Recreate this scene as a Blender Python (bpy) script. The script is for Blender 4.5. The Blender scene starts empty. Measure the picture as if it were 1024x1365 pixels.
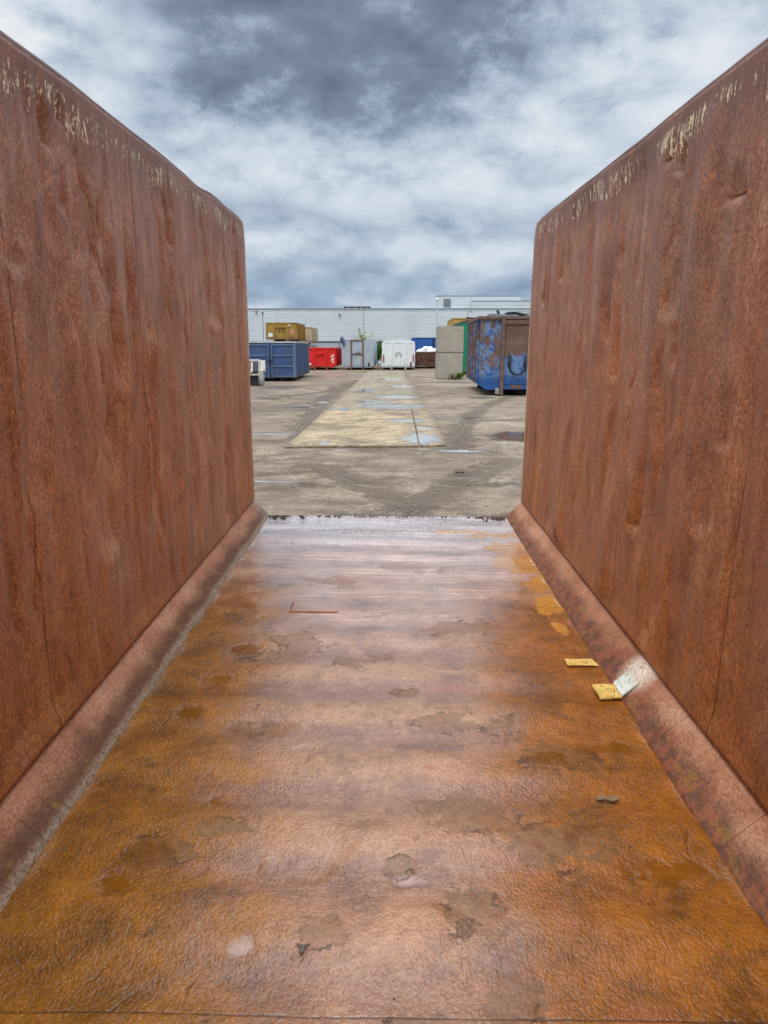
import bpy, bmesh, math, random
import numpy as np
from mathutils import Vector, Matrix, noise as mnoise
R = math.radians
random.seed(7)
SC = bpy.context.scene
COL = SC.collection
PI = math.pi

# ------------------------------------------------------------------ node helpers
def lin(r, g, b):
    f = lambda c: (c/255/12.92) if c/255 <= .04045 else ((c/255+.055)/1.055)**2.4
    return (f(r), f(g), f(b), 1)

class NT:
    def __init__(s, tree): s.t = tree; s.n = tree.nodes; s.l = tree.links
    def new(s, typ, **k):
        n = s.n.new(typ)
        for a, v in k.items(): setattr(n, a, v)
        return n
    def put(s, sock, v):
        if v is None: return
        if isinstance(v, bpy.types.NodeSocket): s.l.new(v, sock)
        else: sock.default_value = v
    def m(s, op, a, b=None, c=None, clamp=False):
        n = s.new('ShaderNodeMath', operation=op, use_clamp=clamp)
        s.put(n.inputs[0], a); s.put(n.inputs[1], b); s.put(n.inputs[2], c)
        return n.outputs[0]
    def add(s, *a):
        r = a[0]
        for b in a[1:]: r = s.m('ADD', r, b)
        return r
    def mul(s, *a):
        r = a[0]
        for b in a[1:]: r = s.m('MULTIPLY', r, b)
        return r
    def sub(s, a, b): return s.m('SUBTRACT', a, b)
    def mx(s, *a):
        r = a[0]
        for b in a[1:]: r = s.m('MAXIMUM', r, b)
        return r
    def v(s, op, a, b=None):
        n = s.new('ShaderNodeVectorMath', operation=op)
        s.put(n.inputs[0], a); s.put(n.inputs[1], b)
        return n.outputs['Value'] if op in ('LENGTH', 'DOT_PRODUCT', 'DISTANCE') else n.outputs[0]
    def mix(s, f, a, b, blend='MIX'):
        n = s.new('ShaderNodeMix', data_type='RGBA', blend_type=blend)
        n.clamp_factor = True
        s.put(n.inputs[0], f); s.put(n.inputs[6], a); s.put(n.inputs[7], b)
        return n.outputs[2]
    def lerp(s, f, a, b):
        n = s.new('ShaderNodeMix', data_type='FLOAT')
        s.put(n.inputs[0], f); s.put(n.inputs[2], a); s.put(n.inputs[3], b)
        return n.outputs[0]
    def noise(s, vec, scale=1, detail=5, rough=.55, dist=0, color=False):
        n = s.new('ShaderNodeTexNoise')
        s.put(n.inputs['Vector'], vec); n.inputs['Scale'].default_value = scale
        n.inputs['Detail'].default_value = detail; n.inputs['Roughness'].default_value = rough
        n.inputs['Distortion'].default_value = dist
        return n.outputs['Color' if color else 'Fac']
    def voro(s, vec, scale=1, feature='F1', out='Distance', rnd=1):
        n = s.new('ShaderNodeTexVoronoi', feature=feature)
        s.put(n.inputs['Vector'], vec); n.inputs['Scale'].default_value = scale
        n.inputs['Randomness'].default_value = rnd
        return n.outputs[out]
    def ramp(s, f, stops, interp='LINEAR'):
        n = s.new('ShaderNodeValToRGB'); cr = n.color_ramp; cr.interpolation = interp
        while len(cr.elements) < len(stops): cr.elements.new(.5)
        for e, (p, c) in zip(cr.elements, stops):
            e.position = p; e.color = c if len(c) == 4 else (*c, 1)
        s.put(n.inputs[0], f); return n.outputs[0]
    def sm(s, f, lo, hi):
        n = s.new('ShaderNodeMapRange', interpolation_type='SMOOTHSTEP')
        s.put(n.inputs[0], f)
        if lo > hi:
            n.inputs[1].default_value = hi; n.inputs[2].default_value = lo
            n.inputs[3].default_value = 1; n.inputs[4].default_value = 0
        else:
            n.inputs[1].default_value = lo; n.inputs[2].default_value = hi
        return n.outputs[0]
    def sep(s, vec):
        n = s.new('ShaderNodeSeparateXYZ'); s.put(n.inputs[0], vec); return n.outputs
    def comb(s, x=0., y=0., z=0.):
        n = s.new('ShaderNodeCombineXYZ')
        s.put(n.inputs[0], x); s.put(n.inputs[1], y); s.put(n.inputs[2], z); return n.outputs[0]
    def scl(s, vec, sc): return s.v('MULTIPLY', vec, sc)
    def obj(s): return s.new('ShaderNodeTexCoord').outputs['Object']
    def pos(s): return s.new('ShaderNodeNewGeometry').outputs['Position']
    def bump(s, h, strength=.5, dist=.01, normal=None):
        n = s.new('ShaderNodeBump'); n.inputs['Strength'].default_value = strength
        n.inputs['Distance'].default_value = dist; s.put(n.inputs['Height'], h)
        s.put(n.inputs['Normal'], normal); return n.outputs[0]
    def ellipses(s, px, py, warp, items, soft=.25):
        """1 inside a set of warped ellipses (cx, cy, rx, ry)"""
        out = None
        for cx, cy, rx, ry in items:
            dx = s.m('DIVIDE', s.sub(px, cx), rx); dy = s.m('DIVIDE', s.sub(py, cy), ry)
            d = s.m('SQRT', s.add(s.mul(dx, dx), s.mul(dy, dy)))
            k = s.sm(s.add(d, warp), 1+soft, 1-soft)
            out = k if out is None else s.mx(out, k)
        return out

def mat(name):
    m = bpy.data.materials.new(name); m.use_nodes = True
    n = NT(m.node_tree); b = m.node_tree.nodes['Principled BSDF']
    return m, n, b
def setb(n, b, color=None, rough=None, metal=None, spec=None, normal=None, coat=None, coat_rough=None, coat_normal=None):
    for k, v in (('Base Color', color), ('Roughness', rough), ('Metallic', metal), ('Specular IOR Level', spec),
                 ('Normal', normal), ('Coat Weight', coat), ('Coat Roughness', coat_rough), ('Coat Normal', coat_normal)):
        if v is not None: n.put(b.inputs[k], v)

# ------------------------------------------------------------------ object helpers
def tag(o, label=None, cat=None, group=None, kind=None):
    if label: o['label'] = label
    if cat: o['category'] = cat
    if group: o['group'] = group
    if kind: o['kind'] = kind
    return o
def empty(name, loc=(0, 0, 0), rz=0):
    o = bpy.data.objects.new(name, None); COL.objects.link(o)
    o.location = loc; o.rotation_euler = (0, 0, rz); o.empty_display_size = .3
    return o
def mesh_obj(name, verts, faces, m, parent=None, smooth=False):
    me = bpy.data.meshes.new(name); me.from_pydata(verts, [], faces); me.update()
    if smooth: me.polygons.foreach_set('use_smooth', [True]*len(me.polygons))
    o = bpy.data.objects.new(name, me); COL.objects.link(o)
    if m is not None: me.materials.append(m)
    if parent: o.parent = parent
    return o
class MB:
    """collects boxes, prisms and tubes into one mesh"""
    def __init__(s): s.v = []; s.f = []
    def addm(s, vs, fs):
        k = len(s.v); s.v += [tuple(p) for p in vs]; s.f += [tuple(i+k for i in f) for f in fs]; return s
    def box(s, x0, x1, y0, y1, z0, z1, bev=0.0):
        if bev <= 0:
            vs = [(x, y, z) for x in (x0, x1) for y in (y0, y1) for z in (z0, z1)]
            return s.addm(vs, [(0, 1, 3, 2), (4, 6, 7, 5), (0, 4, 5, 1), (2, 3, 7, 6), (0, 2, 6, 4), (1, 5, 7, 3)])
        bm = bmesh.new(); bmesh.ops.create_cube(bm, size=1)
        for v in bm.verts:
            v.co = Vector(((x0+x1)/2+v.co.x*(x1-x0), (y0+y1)/2+v.co.y*(y1-y0), (z0+z1)/2+v.co.z*(z1-z0)))
        bmesh.ops.bevel(bm, geom=bm.edges[:], offset=bev, segments=2, affect='EDGES', profile=.6)
        return s._bm(bm)
    def _bm(s, bm):
        bm.verts.ensure_lookup_table(); bm.verts.index_update()
        s.addm([v.co[:] for v in bm.verts], [[v.index for v in f.verts] for f in bm.faces]); bm.free(); return s
    def prism(s, poly, axis, a0, a1):
        """poly: 2D points; axis 'y' -> poly in (x,z); 'x' -> (y,z); 'z' -> (x,y)"""
        def P(p, a): return (p[0], a, p[1]) if axis == 'y' else (a, p[0], p[1]) if axis == 'x' else (p[0], p[1], a)
        n = len(poly); vs = [P(p, a0) for p in poly]+[P(p, a1) for p in poly]
        fs = [tuple(range(n))[::-1], tuple(range(n, 2*n))]+[(i, (i+1) % n, n+(i+1) % n, n+i) for i in range(n)]
        return s.addm(vs, fs)
    def tube(s, pts, r, seg=8, caps=True, rfun=None):
        pts = [Vector(p) for p in pts]; k = len(s.v); n = len(pts); prev = None
        for i, p in enumerate(pts):
            t = (pts[min(i+1, n-1)]-pts[max(i-1, 0)]).normalized()
            if prev is None:
                a = Vector((0, 0, 1)) if abs(t.z) < .9 else Vector((1, 0, 0)); u = t.cross(a).normalized()
            else: u = (prev-t*prev.dot(t)).normalized()
            prev = u; w = t.cross(u)
            rr = rfun(i) if rfun else r
            for j in range(seg):
                q = 2*PI*j/seg; s.v.append(tuple(p+(u*math.cos(q)+w*math.sin(q))*rr))
        for i in range(n-1):
            for j in range(seg):
                a, b = k+i*seg+j, k+i*seg+(j+1) % seg
                s.f.append((a, b, b+seg, a+seg))
        if caps:
            s.f.append(tuple(k+j for j in range(seg))[::-1]); s.f.append(tuple(k+(n-1)*seg+j for j in range(seg)))
        return s
    def build(s, name, m, parent=None, smooth=False):
        o = mesh_obj(name, s.v, s.f, m, parent, smooth)
        bm = bmesh.new(); bm.from_mesh(o.data); bmesh.ops.recalc_face_normals(bm, faces=bm.faces); bm.to_mesh(o.data); bm.free()
        return o
def grid_faces(nu, nv, flip=False):
    i = np.arange(nu-1)[:, None]*nv+np.arange(nv-1)[None, :]
    q = np.stack([i, i+nv, i+nv+1, i+1], -1).reshape(-1, 4)
    return (q[:, ::-1] if flip else q)
def np_mesh(name, V, Fc, m, parent=None, smooth=True):
    me = bpy.data.meshes.new(name)
    me.vertices.add(len(V)); me.vertices.foreach_set('co', V.astype(np.float32).ravel())
    me.loops.add(Fc.size); me.loops.foreach_set('vertex_index', Fc.astype(np.int32).ravel())
    me.polygons.add(len(Fc)); me.polygons.foreach_set('loop_start', np.arange(0, Fc.size, 4, dtype=np.int32))
    me.polygons.foreach_set('loop_total', np.full(len(Fc), 4, dtype=np.int32))
    me.update(calc_edges=True); me.validate()
    me.polygons.foreach_set('use_smooth', [smooth]*len(me.polygons))
    o = bpy.data.objects.new(name, me); COL.objects.link(o); me.materials.append(m)
    if parent: o.parent = parent
    return o
def vnoise(x, y, seed=0):
    rng = np.random.RandomState(seed); T = rng.rand(256, 256)
    xi = np.floor(x).astype(int); yi = np.floor(y).astype(int); fx = x-xi; fy = y-yi
    fx = fx*fx*fx*(fx*(fx*6-15)+10); fy = fy*fy*fy*(fy*(fy*6-15)+10)
    g = lambda a, b: T[a % 256, b % 256]
    return (g(xi, yi)*(1-fx)+g(xi+1, yi)*fx)*(1-fy)+(g(xi, yi+1)*(1-fx)+g(xi+1, yi+1)*fx)*fy-.5
def fbm(x, y, seed=0, o=4, gain=.5):
    r = 0; a = 1
    for i in range(o): r = r+a*vnoise(x*2**i+13.7*i, y*2**i+7.3*i, seed+i); a *= gain
    return r
def sstep(x, a, b):
    t = np.clip((x-a)/(b-a), 0, 1); return t*t*(3-2*t)

# ------------------------------------------------------------------ camera
CAM_H = 1.72
def cam_matrix(pitch, yaw, roll, c):
    th, ya, ro = R(pitch), R(yaw), R(roll)
    Fw = Vector((math.sin(ya)*math.cos(th), math.cos(ya)*math.cos(th), -math.sin(th)))
    R0 = Vector((math.cos(ya), -math.sin(ya), 0)); U0 = R0.cross(Fw)
    Rr = R0*math.cos(ro)+U0*math.sin(ro); Uu = -R0*math.sin(ro)+U0*math.cos(ro)
    M = Matrix((Rr, Uu, -Fw)).transposed().to_4x4(); M.translation = Vector(c); return M
cam = bpy.data.cameras.new('camera'); co = bpy.data.objects.new('camera', cam); COL.objects.link(co)
cam.sensor_fit = 'VERTICAL'; cam.sensor_height = 36; cam.lens = 951.68/1365*36
cam.clip_start = .05; cam.clip_end = 2000
MW = cam_matrix(13.10, -.45, 0, (.0174, 0, CAM_H))
co.matrix_world = MW; SC.camera = co
MC = cam_matrix(13.843, -.451, .3366, (.0174, 0, 1.5197))
M_CONT = MW @ MC.inverted()                     # the open container stands on slightly uneven ground

# ------------------------------------------------------------------ world: overcast sky
SUN_EL, SUN_AZ = 58, 205
def build_world():
    w = bpy.data.worlds.new('World'); SC.world = w; w.use_nodes = True
    n = NT(w.node_tree); bg = w.node_tree.nodes['Background']
    sky = n.new('ShaderNodeTexSky', sky_type='NISHITA'); sky.sun_disc = False
    sky.sun_elevation = R(SUN_EL); sky.sun_rotation = R(SUN_AZ)
    d = n.v('NORMALIZE', n.new('ShaderNodeTexCoord').outputs['Generated'])
    x, y, z = n.sep(d)[:3]
    zz = n.m('MAXIMUM', z, 0)
    k = n.add(zz, .16)
    p = n.comb(n.m('DIVIDE', x, k), n.m('DIVIDE', y, k), 0)
    big = n.noise(p, .8, 6, .52)
    def dens(off, sc, det):
        q = n.v('ADD', n.scl(d, sc), off)
        lump = n.m('ABSOLUTE', n.sub(n.noise(q, 1.15, 2.5, .5), .5))           # rounded heads between dark creases
        return n.add(n.mul(n.noise(q, .75, det, .55), .75), n.mul(lump, .75), -.03)
    wl = n.sm(zz, .03, .24)
    SCL = (5.6, 5.6, 11)
    dA = dens((3.1, 1.7, .4), SCL, 8); dB = dens((3.1, 1.7, .4+.22), SCL, 5)     # density here and just above: lit tops, grey bases
    puff = n.noise(n.scl(d, (12, 12, 19)), 1.0, 9, .66)
    c = n.add(.53, n.mul(n.sub(dA, .45), .55), n.mul(n.sub(dA, dB), n.lerp(wl, .8, .5)), n.mul(n.sub(puff, .5), .5), n.mul(n.sub(big, .5), .4))
    def blob(x0, z0, rx, rz, amt):
        dx = n.m('DIVIDE', n.sub(x, x0), rx); dz = n.m('DIVIDE', n.sub(z, z0), rz)
        q = n.add(n.mul(dx, dx), n.mul(dz, dz), n.mul(n.sub(big, .5), 1.0), n.mul(n.sub(puff, .5), 1.6))
        return n.mul(n.sm(q, 1.3, .0), n.m('GREATER_THAN', y, 0), amt)
    dark = n.mx(blob(-.05, .38, .40, .17, .27), blob(.20, .42, .40, .10, .20), blob(-.10, .16, .25, .04, .05))
    brt = n.mx(blob(-.40, .36, .17, .17, .24), blob(.36, .31, .24, .09, .16), blob(.0, .215, .45, .06, .12))
    c = n.sub(n.add(c, brt), dark)
    col = n.ramp(c, [(.02, lin(92, 106, 127)), (.26, lin(126, 142, 164)), (.42, lin(174, 191, 210)),
                     (.58, lin(208, 220, 232)), (.82, lin(242, 246, 249))])
    low = n.sm(z, .17, .0)
    blue = n.mix(n.sm(c, .42, .66), lin(138, 166, 196), lin(196, 211, 226))
    col = n.mix(n.mul(low, .85), col, blue)
    zen = n.add(1, n.mul(n.sm(z, .46, .8), 3.0))     # an overcast sky is brightest overhead
    col = n.scl(col, n.comb(zen, zen, zen))
    col10 = n.scl(col, (10.2, 10.0, 9.9))
    out = n.mix(.94, sky.outputs[0], col10)
    n.put(bg.inputs[0], out); bg.inputs[1].default_value = .1
build_world()
sl = bpy.data.lights.new('sun', 'SUN'); so = bpy.data.objects.new('sun', sl); COL.objects.link(so)
sl.energy = 1.2; sl.angle = R(25); sl.color = (1, .965, .91)
az = R(SUN_AZ)
sd = Vector((math.sin(az)*math.cos(R(SUN_EL)), math.cos(az)*math.cos(R(SUN_EL)), math.sin(R(SUN_EL))))
so.rotation_euler = sd.to_track_quat('Z', 'Y').to_euler(); so.location = (0, -5, 30)

# ------------------------------------------------------------------ materials: the open container
W_, B_, C_, T_, L_ = 1.170, 1.030, .139, 2.394, 6.03
Y0 = -1.6
SEAMS_L = [(1.14, 0), (2.29, 0), (3.45, 0), (4.60, 0), (5.72, 0)]
def rust_wall():
    m, n, b = mat('rusty_sheet_steel')
    o = n.obj(); x, y, z = n.sep(o)[:3]
    p = n.comb(n.mul(x, 2.3), y, z)
    streak = n.noise(n.scl(p, (1, 5, 1.0)), 1, 8, .62, .3)
    streak2 = n.noise(n.scl(p, (1, 16, 2.6)), 1, 6, .62, .4)
    large = n.noise(n.scl(p, (1, 1.1, .8)), 1, 4, .5)
    med = n.noise(n.scl(p, (1, 5.5, 4)), 1, 8, .68, .5)
    grain = n.noise(n.scl(p, (1, 1.0, .8)), 75, 3, .75)
    grain2 = n.noise(n.scl(p, (1, 1.0, .7)), 210, 2, .6)
    t = n.add(n.mul(streak, .26), n.mul(streak2, .16), n.mul(med, .42), n.mul(grain, .2), -.02)
    col = n.ramp(t, [(.35, lin(112, 64, 40)), (.46, lin(150, 90, 56)), (.56, lin(170, 108, 70)), (.66, lin(192, 142, 108))])
    # rust grows more orange low down, more mauve towards the top
    up = n.sm(n.add(z, n.mul(n.sub(large, .5), 1.6)), 1.0, 2.1)
    col = n.mix(n.mul(up, .6), col, n.ramp(t, [(.35, lin(108, 66, 48)), (.5, lin(153, 101, 78)), (.66, lin(190, 150, 128))]))
    lowm = n.mul(n.sm(n.add(z, n.mul(n.sub(med, .5), 1.4)), 1.3, .2), .65)
    col = n.mix(lowm, col, n.ramp(t, [(.35, lin(104, 56, 22)), (.5, lin(156, 89, 40)), (.66, lin(186, 124, 70))]))
    # grey films of dried mud
    film = n.mul(n.sm(n.noise(n.scl(n.v('ADD', p, (4, 8, 2)), (1, 2.6, .9)), 1, 5, .55, .3), .53, .70), .32)
    col = n.mix(film, col, lin(150, 124, 104))
    # orange scabs
    scab = n.mul(n.sm(n.noise(n.scl(n.v('ADD', p, (9, 3, 6)), (1, 12, 8)), 1, 7, .74), .58, .70), .7)
    col = n.mix(scab, col, lin(204, 112, 56))
    dk = n.mul(n.sm(n.noise(n.scl(n.v('ADD', p, (1, 13, 5)), (1, 5, 1.1)), 1, 6, .6, .3), .55, .75), .34)
    col = n.mix(dk, col, lin(122, 66, 44))
    col = n.mix(1, col, n.ramp(n.add(n.mul(grain, .6), n.mul(grain2, .4)), [(.32, (.44, .40, .36)), (.5, (1, 1, 1)), (.68, (1.55, 1.56, 1.56))]), 'MULTIPLY')
    # dark bare band under the rim, remains of cream paint below it
    zt = n.sub(z, T_)
    wob = n.mul(n.sub(n.noise(n.scl(p, (1, 3, 0)), 1, 4), .5), .22)
    band = n.sm(n.add(zt, wob), -.30, -.08)
    col = n.mix(n.mul(band, n.sm(med, .3, .6), .7), col, lin(104, 66, 52))
    where = n.mul(n.sm(n.add(zt, wob), -.26, -.11), n.sm(n.add(zt, n.mul(wob, .4)), -.01, -.06))
    amount = n.noise(n.scl(n.v('ADD', p, (2, 3.3, 0)), (1, 2.6, 2.2)), 1, 4, .6)
    flake = n.add(n.mul(n.noise(n.scl(p, (1, 44, 10)), 1, 8, .72, .5), .54), n.mul(n.noise(n.scl(p, (1, 90, 45)), 1, 5, .75), .49))
    paint = n.sm(n.add(flake, n.mul(where, .16), n.mul(n.sub(amount, .5), .18)), .722, .732)
    paint = n.mul(paint, n.sm(where, .02, .25))
    col = n.mix(paint, col, n.ramp(grain, [(.3, lin(190, 150, 108)), (.6, lin(250, 230, 186))]))
    # peeled edge at the open end
    endm = n.mul(n.sm(y, L_-.05, L_-.02), n.sm(n.noise(n.scl(p, (1, 30, 14)), 1, 6, .7), .44, .50))
    col = n.mix(endm, col, lin(206, 178, 138))
    # welded seams
    seam = None
    for y0, sl_ in SEAMS_L:
        d = n.m('ABSOLUTE', n.sub(n.add(y, n.mul(n.sub(large, .5), .012)), y0))
        s_ = n.sm(d, .0045, .001); seam = s_ if seam is None else n.mx(seam, s_)
    seam = n.mul(seam, n.sm(streak2, .25, .5))
    col = n.mix(n.mul(seam, .55), col, lin(58, 32, 24))
    h = n.add(n.mul(grain, .5), n.mul(grain2, .35), n.mul(streak2, .5), n.mul(paint, .35), n.mul(seam, -1.2))
    nb = n.bump(h, .55, .006)
    rough = n.add(.37, n.mul(grain, .22), n.mul(film, .25))
    setb(n, b, col, rough, spec=.42, normal=nb)
    return m
def fillet_mat():
    m, n, b = mat('rusty_corner_plate')
    o = n.obj(); x, y, z = n.sep(o)[:3]
    p = n.comb(n.mul(x, 2.3), y, z)
    a = n.noise(n.scl(p, (2, 3, 6)), 1, 6, .6, .3); fine = n.noise(p, 60, 4, .7); g2 = n.noise(n.scl(p, (1, .4, 1)), 130, 3, .7)
    col = n.ramp(n.add(n.mul(a, .7), n.mul(fine, .3)), [(.35, lin(140, 86, 58)), (.5, lin(172, 114, 82)), (.66, lin(192, 142, 110))])
    low = n.sm(n.add(z, n.mul(n.sub(a, .5), .09), n.mul(n.sub(fine, .5), .03)), .105, .04)
    right = n.sm(x, -.2, .2)
    lowc = n.mix(n.sm(n.noise(n.scl(p, (5, 14, 20)), 1, 8, .74), .44, .56),
                 n.mix(right, lin(106, 66, 46), lin(144, 82, 54)), n.mix(right, lin(96, 60, 36), lin(98, 64, 48)))
    col = n.mix(n.mul(low, .9), col, lowc)
    # olive scale and a purplish burn in the low strip
    col = n.mix(n.mul(low, n.sm(n.noise(n.scl(n.v('ADD', p, (3, 1, 2)), (4, 8, 22)), 1, 8, .74), .55, .60), .7), col, lin(142, 106, 48))
    col = n.mix(n.mul(low, n.sm(n.noise(n.scl(n.v('ADD', p, (7, 6, 1)), (4, 5, 14)), 1, 8, .72), .56, .63), .3), col, lin(94, 74, 70))
    # pale dried mud along the weld on the left
    mud = n.mul(n.sm(n.add(z, n.mul(n.sub(a, .5), .03)), .032, .008), n.sub(1, right))
    col = n.mix(n.mul(mud, n.sm(fine, .25, .5)), col, n.ramp(fine, [(.3, lin(132, 106, 82)), (.7, lin(168, 144, 118))]))
    # soft pale glow painted into the right plate's colour by the bent strip
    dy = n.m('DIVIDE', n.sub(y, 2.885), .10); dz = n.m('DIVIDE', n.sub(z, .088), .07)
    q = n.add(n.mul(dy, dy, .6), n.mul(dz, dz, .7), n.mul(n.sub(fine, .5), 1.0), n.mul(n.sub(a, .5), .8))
    worn = n.mul(n.sm(q, 1.3, -.2), right, n.sm(g2, .28, .55))  # mask of the painted glow
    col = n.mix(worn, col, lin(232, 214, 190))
    # joints between the corner plates
    j = n.sm(n.m('ABSOLUTE', n.sub(n.m('FRACT', n.m('DIVIDE', n.add(y, .13), .575)), .5)), .004, .001)
    col = n.mix(n.mul(j, .5, n.sm(fine, .25, .5)), col, lin(98, 62, 50))
    grime = n.sm(y, L_-.28, L_-.02)
    col = n.mix(n.mul(grime, n.sm(x, .2, -.2), n.sm(fine, .3, .6), .8), col, lin(150, 132, 116))
    h = n.add(n.mul(fine, .6), n.mul(g2, .5), n.mul(low, n.noise(p, 25, 5, .7), 1.0), n.mul(j, -1))
    col = n.mix(1, col, n.ramp(n.add(n.mul(fine, .5), n.mul(g2, .5)), [(.34, (.62, .6, .58)), (.5, (1, 1, 1)), (.66, (1.3, 1.3, 1.3))]), 'MULTIPLY')
    setb(n, b, col, n.add(.55, n.mul(fine, .2)), spec=.28, normal=n.bump(h, .7, .008))
    return m
def floor_mat():
    m, n, b = mat('wet_rusty_floor_plate')
    o = n.obj(); x, y, z = n.sep(o)[:3]
    p = n.comb(x, y, 0)
    n1 = n.noise(p, 1.3, 4, .55, .3); n2 = n.noise(p, 5, 6, .62, .4); n3 = n.noise(p, 28, 4, .65); n4 = n.noise(p, 90, 3, .7)
    wide = n.noise(n.scl(p, (.7, 5.5, 1)), 1, 5, .55, .4)
    ax = n.m('ABSOLUTE', x); rightm = n.sm(x, -.1, .1)
    # corrugation bands: reflection tones painted as mauve hollows and tan ridges
    ph = n.add(n.mul(y, 2*PI/.372), n.mul(n.sub(n1, .5), 2.0), n.mul(n.sub(wide, .5), 2.2))
    rib = n.add(.5, n.mul(n.m('SINE', ph), n.add(.22, n.mul(n.sm(n1, .35, .65), .28))))
    tan = n.ramp(n.add(n.mul(n2, .6), n.mul(n3, .4)), [(.34, lin(130, 84, 46)), (.5, lin(170, 116, 70)), (.66, lin(190, 140, 94))])
    mauve = n.ramp(n.add(n.mul(n2, .6), n.mul(n3, .4)), [(.34, lin(120, 74, 46)), (.5, lin(152, 101, 68)), (.66, lin(174, 126, 92))])
    col = n.mix(n.sm(n.add(rib, n.mul(n.sub(n2, .5), 1.3)), .2, .8), mauve, tan)
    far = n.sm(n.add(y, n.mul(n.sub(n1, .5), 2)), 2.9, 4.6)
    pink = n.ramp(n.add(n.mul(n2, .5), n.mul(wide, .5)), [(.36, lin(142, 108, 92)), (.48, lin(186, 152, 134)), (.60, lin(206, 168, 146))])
    col = n.mix(n.mul(far, .85), col, pink)  # far floor paled in its colour to add to the sky reflection
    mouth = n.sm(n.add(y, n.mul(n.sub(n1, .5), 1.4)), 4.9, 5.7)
    col = n.mix(n.mul(mouth, .7), col, n.ramp(n.add(n.mul(wide, .6), n.mul(n3, .4)), [(.40, lin(136, 118, 110)), (.58, lin(228, 216, 210))]))  # pale cross streaks at the open end: sky reflection painted in
    # orange-brown rust, deepened along both sides to paint in the walls' reflection
    edge = n.add(ax, n.mul(n.sub(n1, .5), .75), n.mul(n.sub(n2, .5), .42), n.mul(n.sub(wide, .5), .5), n.mul(rib, .06))
    sl_ = n.mul(n.sm(n.add(edge, n.mul(n.sm(y, 2.6, 1.2), .30)), .40, .84), n.sub(1, rightm), n.sm(n.add(y, n.mul(n.sub(n2, .5), 1.5)), 5.5, 3.6))
    sr_ = n.mul(n.sm(n.add(edge, n.mul(n.sm(y, 2.8, 1.4), .16)), .36, .70), rightm, n.sm(n.add(y, n.mul(n.sub(n2, .5), 1.2)), 4.9, 3.6))
    og = n.mx(sl_, sr_)
    spots = n.mul(n.sm(n.noise(n.v('ADD', p, (4, 2, 0)), 2.1, 6, .62, .5), .575, .67), n.sm(y, 4.2, 2.6), .75)
    og = n.mx(og, spots)
    ochre = n.ramp(n.add(n.mul(n2, .5), n.mul(n3, .25), n.mul(n1, .25)),
                   [(.34, lin(78, 44, 0)), (.45, lin(124, 70, 0)), (.56, lin(156, 88, 0)), (.68, lin(178, 102, 2))])
    ochre = n.mix(n.mul(n.sub(1, rightm), .25), ochre, n.ramp(n2, [(.35, lin(84, 62, 4)), (.65, lin(158, 112, 10))]))
    col = n.mix(n.mul(og, .93), col, ochre)
    # grey-brown scabs of old scale with broken edges
    w2 = n.add(.2, n.mul(n.sub(n2, .5), 3.6), n.mul(n.sub(n3, .5), 1.5))
    sc_items = [(-.52, 1.95, .11, .06), (-.66, 1.85, .10, .07), (.552, 1.90, .18, .13), (.24, 1.66, .10, .10), (-.149, 1.55, .055, .06),
                (.26, 2.05, .14, .12), (.629, 2.42, .17, .15), (.05, 1.82, .06, .05), (-.12, 3.17, .14, .09), (.109, 2.86, .07, .06), (.27, 2.62, .2, .07),
                (-.45, 3.4, .2, .12), (-.5, 3.25, .16, .12), (.42, 3.6, .2, .12), (.1, 1.3, .09, .05), (.33, 1.36, .1, .06), (-.33, 4.3, .2, .12), (.12, 4.6, .22, .12), (.76, 2.12, .06, .04)]
    scab = n.ellipses(x, y, w2, sc_items, .06)
    scab_soft = n.ellipses(x, y, w2, sc_items, .34)
    voc = n.voro(n.v('ADD', p, n.scl(n.noise(p, 14, 3, .5, color=True), (.08, .08, 0))), 7, 'DISTANCE_TO_EDGE')
    crack = n.mul(n.sm(voc, .05, .012), n.sm(n.noise(n.v('ADD', p, (8, 8, 0)), 3.6, 3), .60, .66), .9)
    rimk = n.mul(n.sm(n.mul(scab_soft, n.sub(1, scab_soft), 4), .82, .97), n.sm(n.noise(n.v('ADD', p, (1, 7, 0)), 7, 3), .52, .60))
    col = n.mix(n.mul(scab, n.sm(n2, .3, .55), .5), col, n.ramp(n3, [(.3, lin(92, 72, 48)), (.7, lin(132, 108, 78))]))
    col = n.mix(n.mx(n.mul(rimk, .6), n.mul(crack, .35)), col, lin(48, 30, 20))
    # sharp orange flake field near the right-hand corner plate
    of = n.ellipses(x, y, n.add(-.3, n.mul(n.sub(n2, .5), 4.6), n.mul(n.sub(n3, .5), 2.4)),
                    [(.86, 5.45, .28, .06), (.92, 5.1, .12, .14), (.93, 4.72, .13, .2), (.98, 4.3, .07, .12), (.965, 3.98, .06, .14), (.95, 3.62, .03, .06), (.66, 5.55, .18, .03)], .04)
    col = n.mix(n.mul(of, .9), col, n.ramp(n3, [(.3, lin(182, 112, 30)), (.7, lin(222, 156, 58))]))
    # red lead showing through
    red = n.ellipses(x, y, n.add(w2, n.mul(n.sub(wide, .5), 2)), [(.72, 3.55, .34, .05), (.5, 1.62, .05, .05), (.3, 2.9, .2, .04), (.62, 1.33, .09, .05), (-.15, 4.35, .45, .06), (-.3, 5.0, .3, .05)], .4)
    col = n.mix(n.mul(red, .3), col, lin(180, 104, 58))
    # standing water: rusty pools left and right and two pale ones
    wp = n.add(n.mul(n.sub(n2, .5), 2.6), n.mul(n.sub(n3, .5), 1.5))
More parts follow.
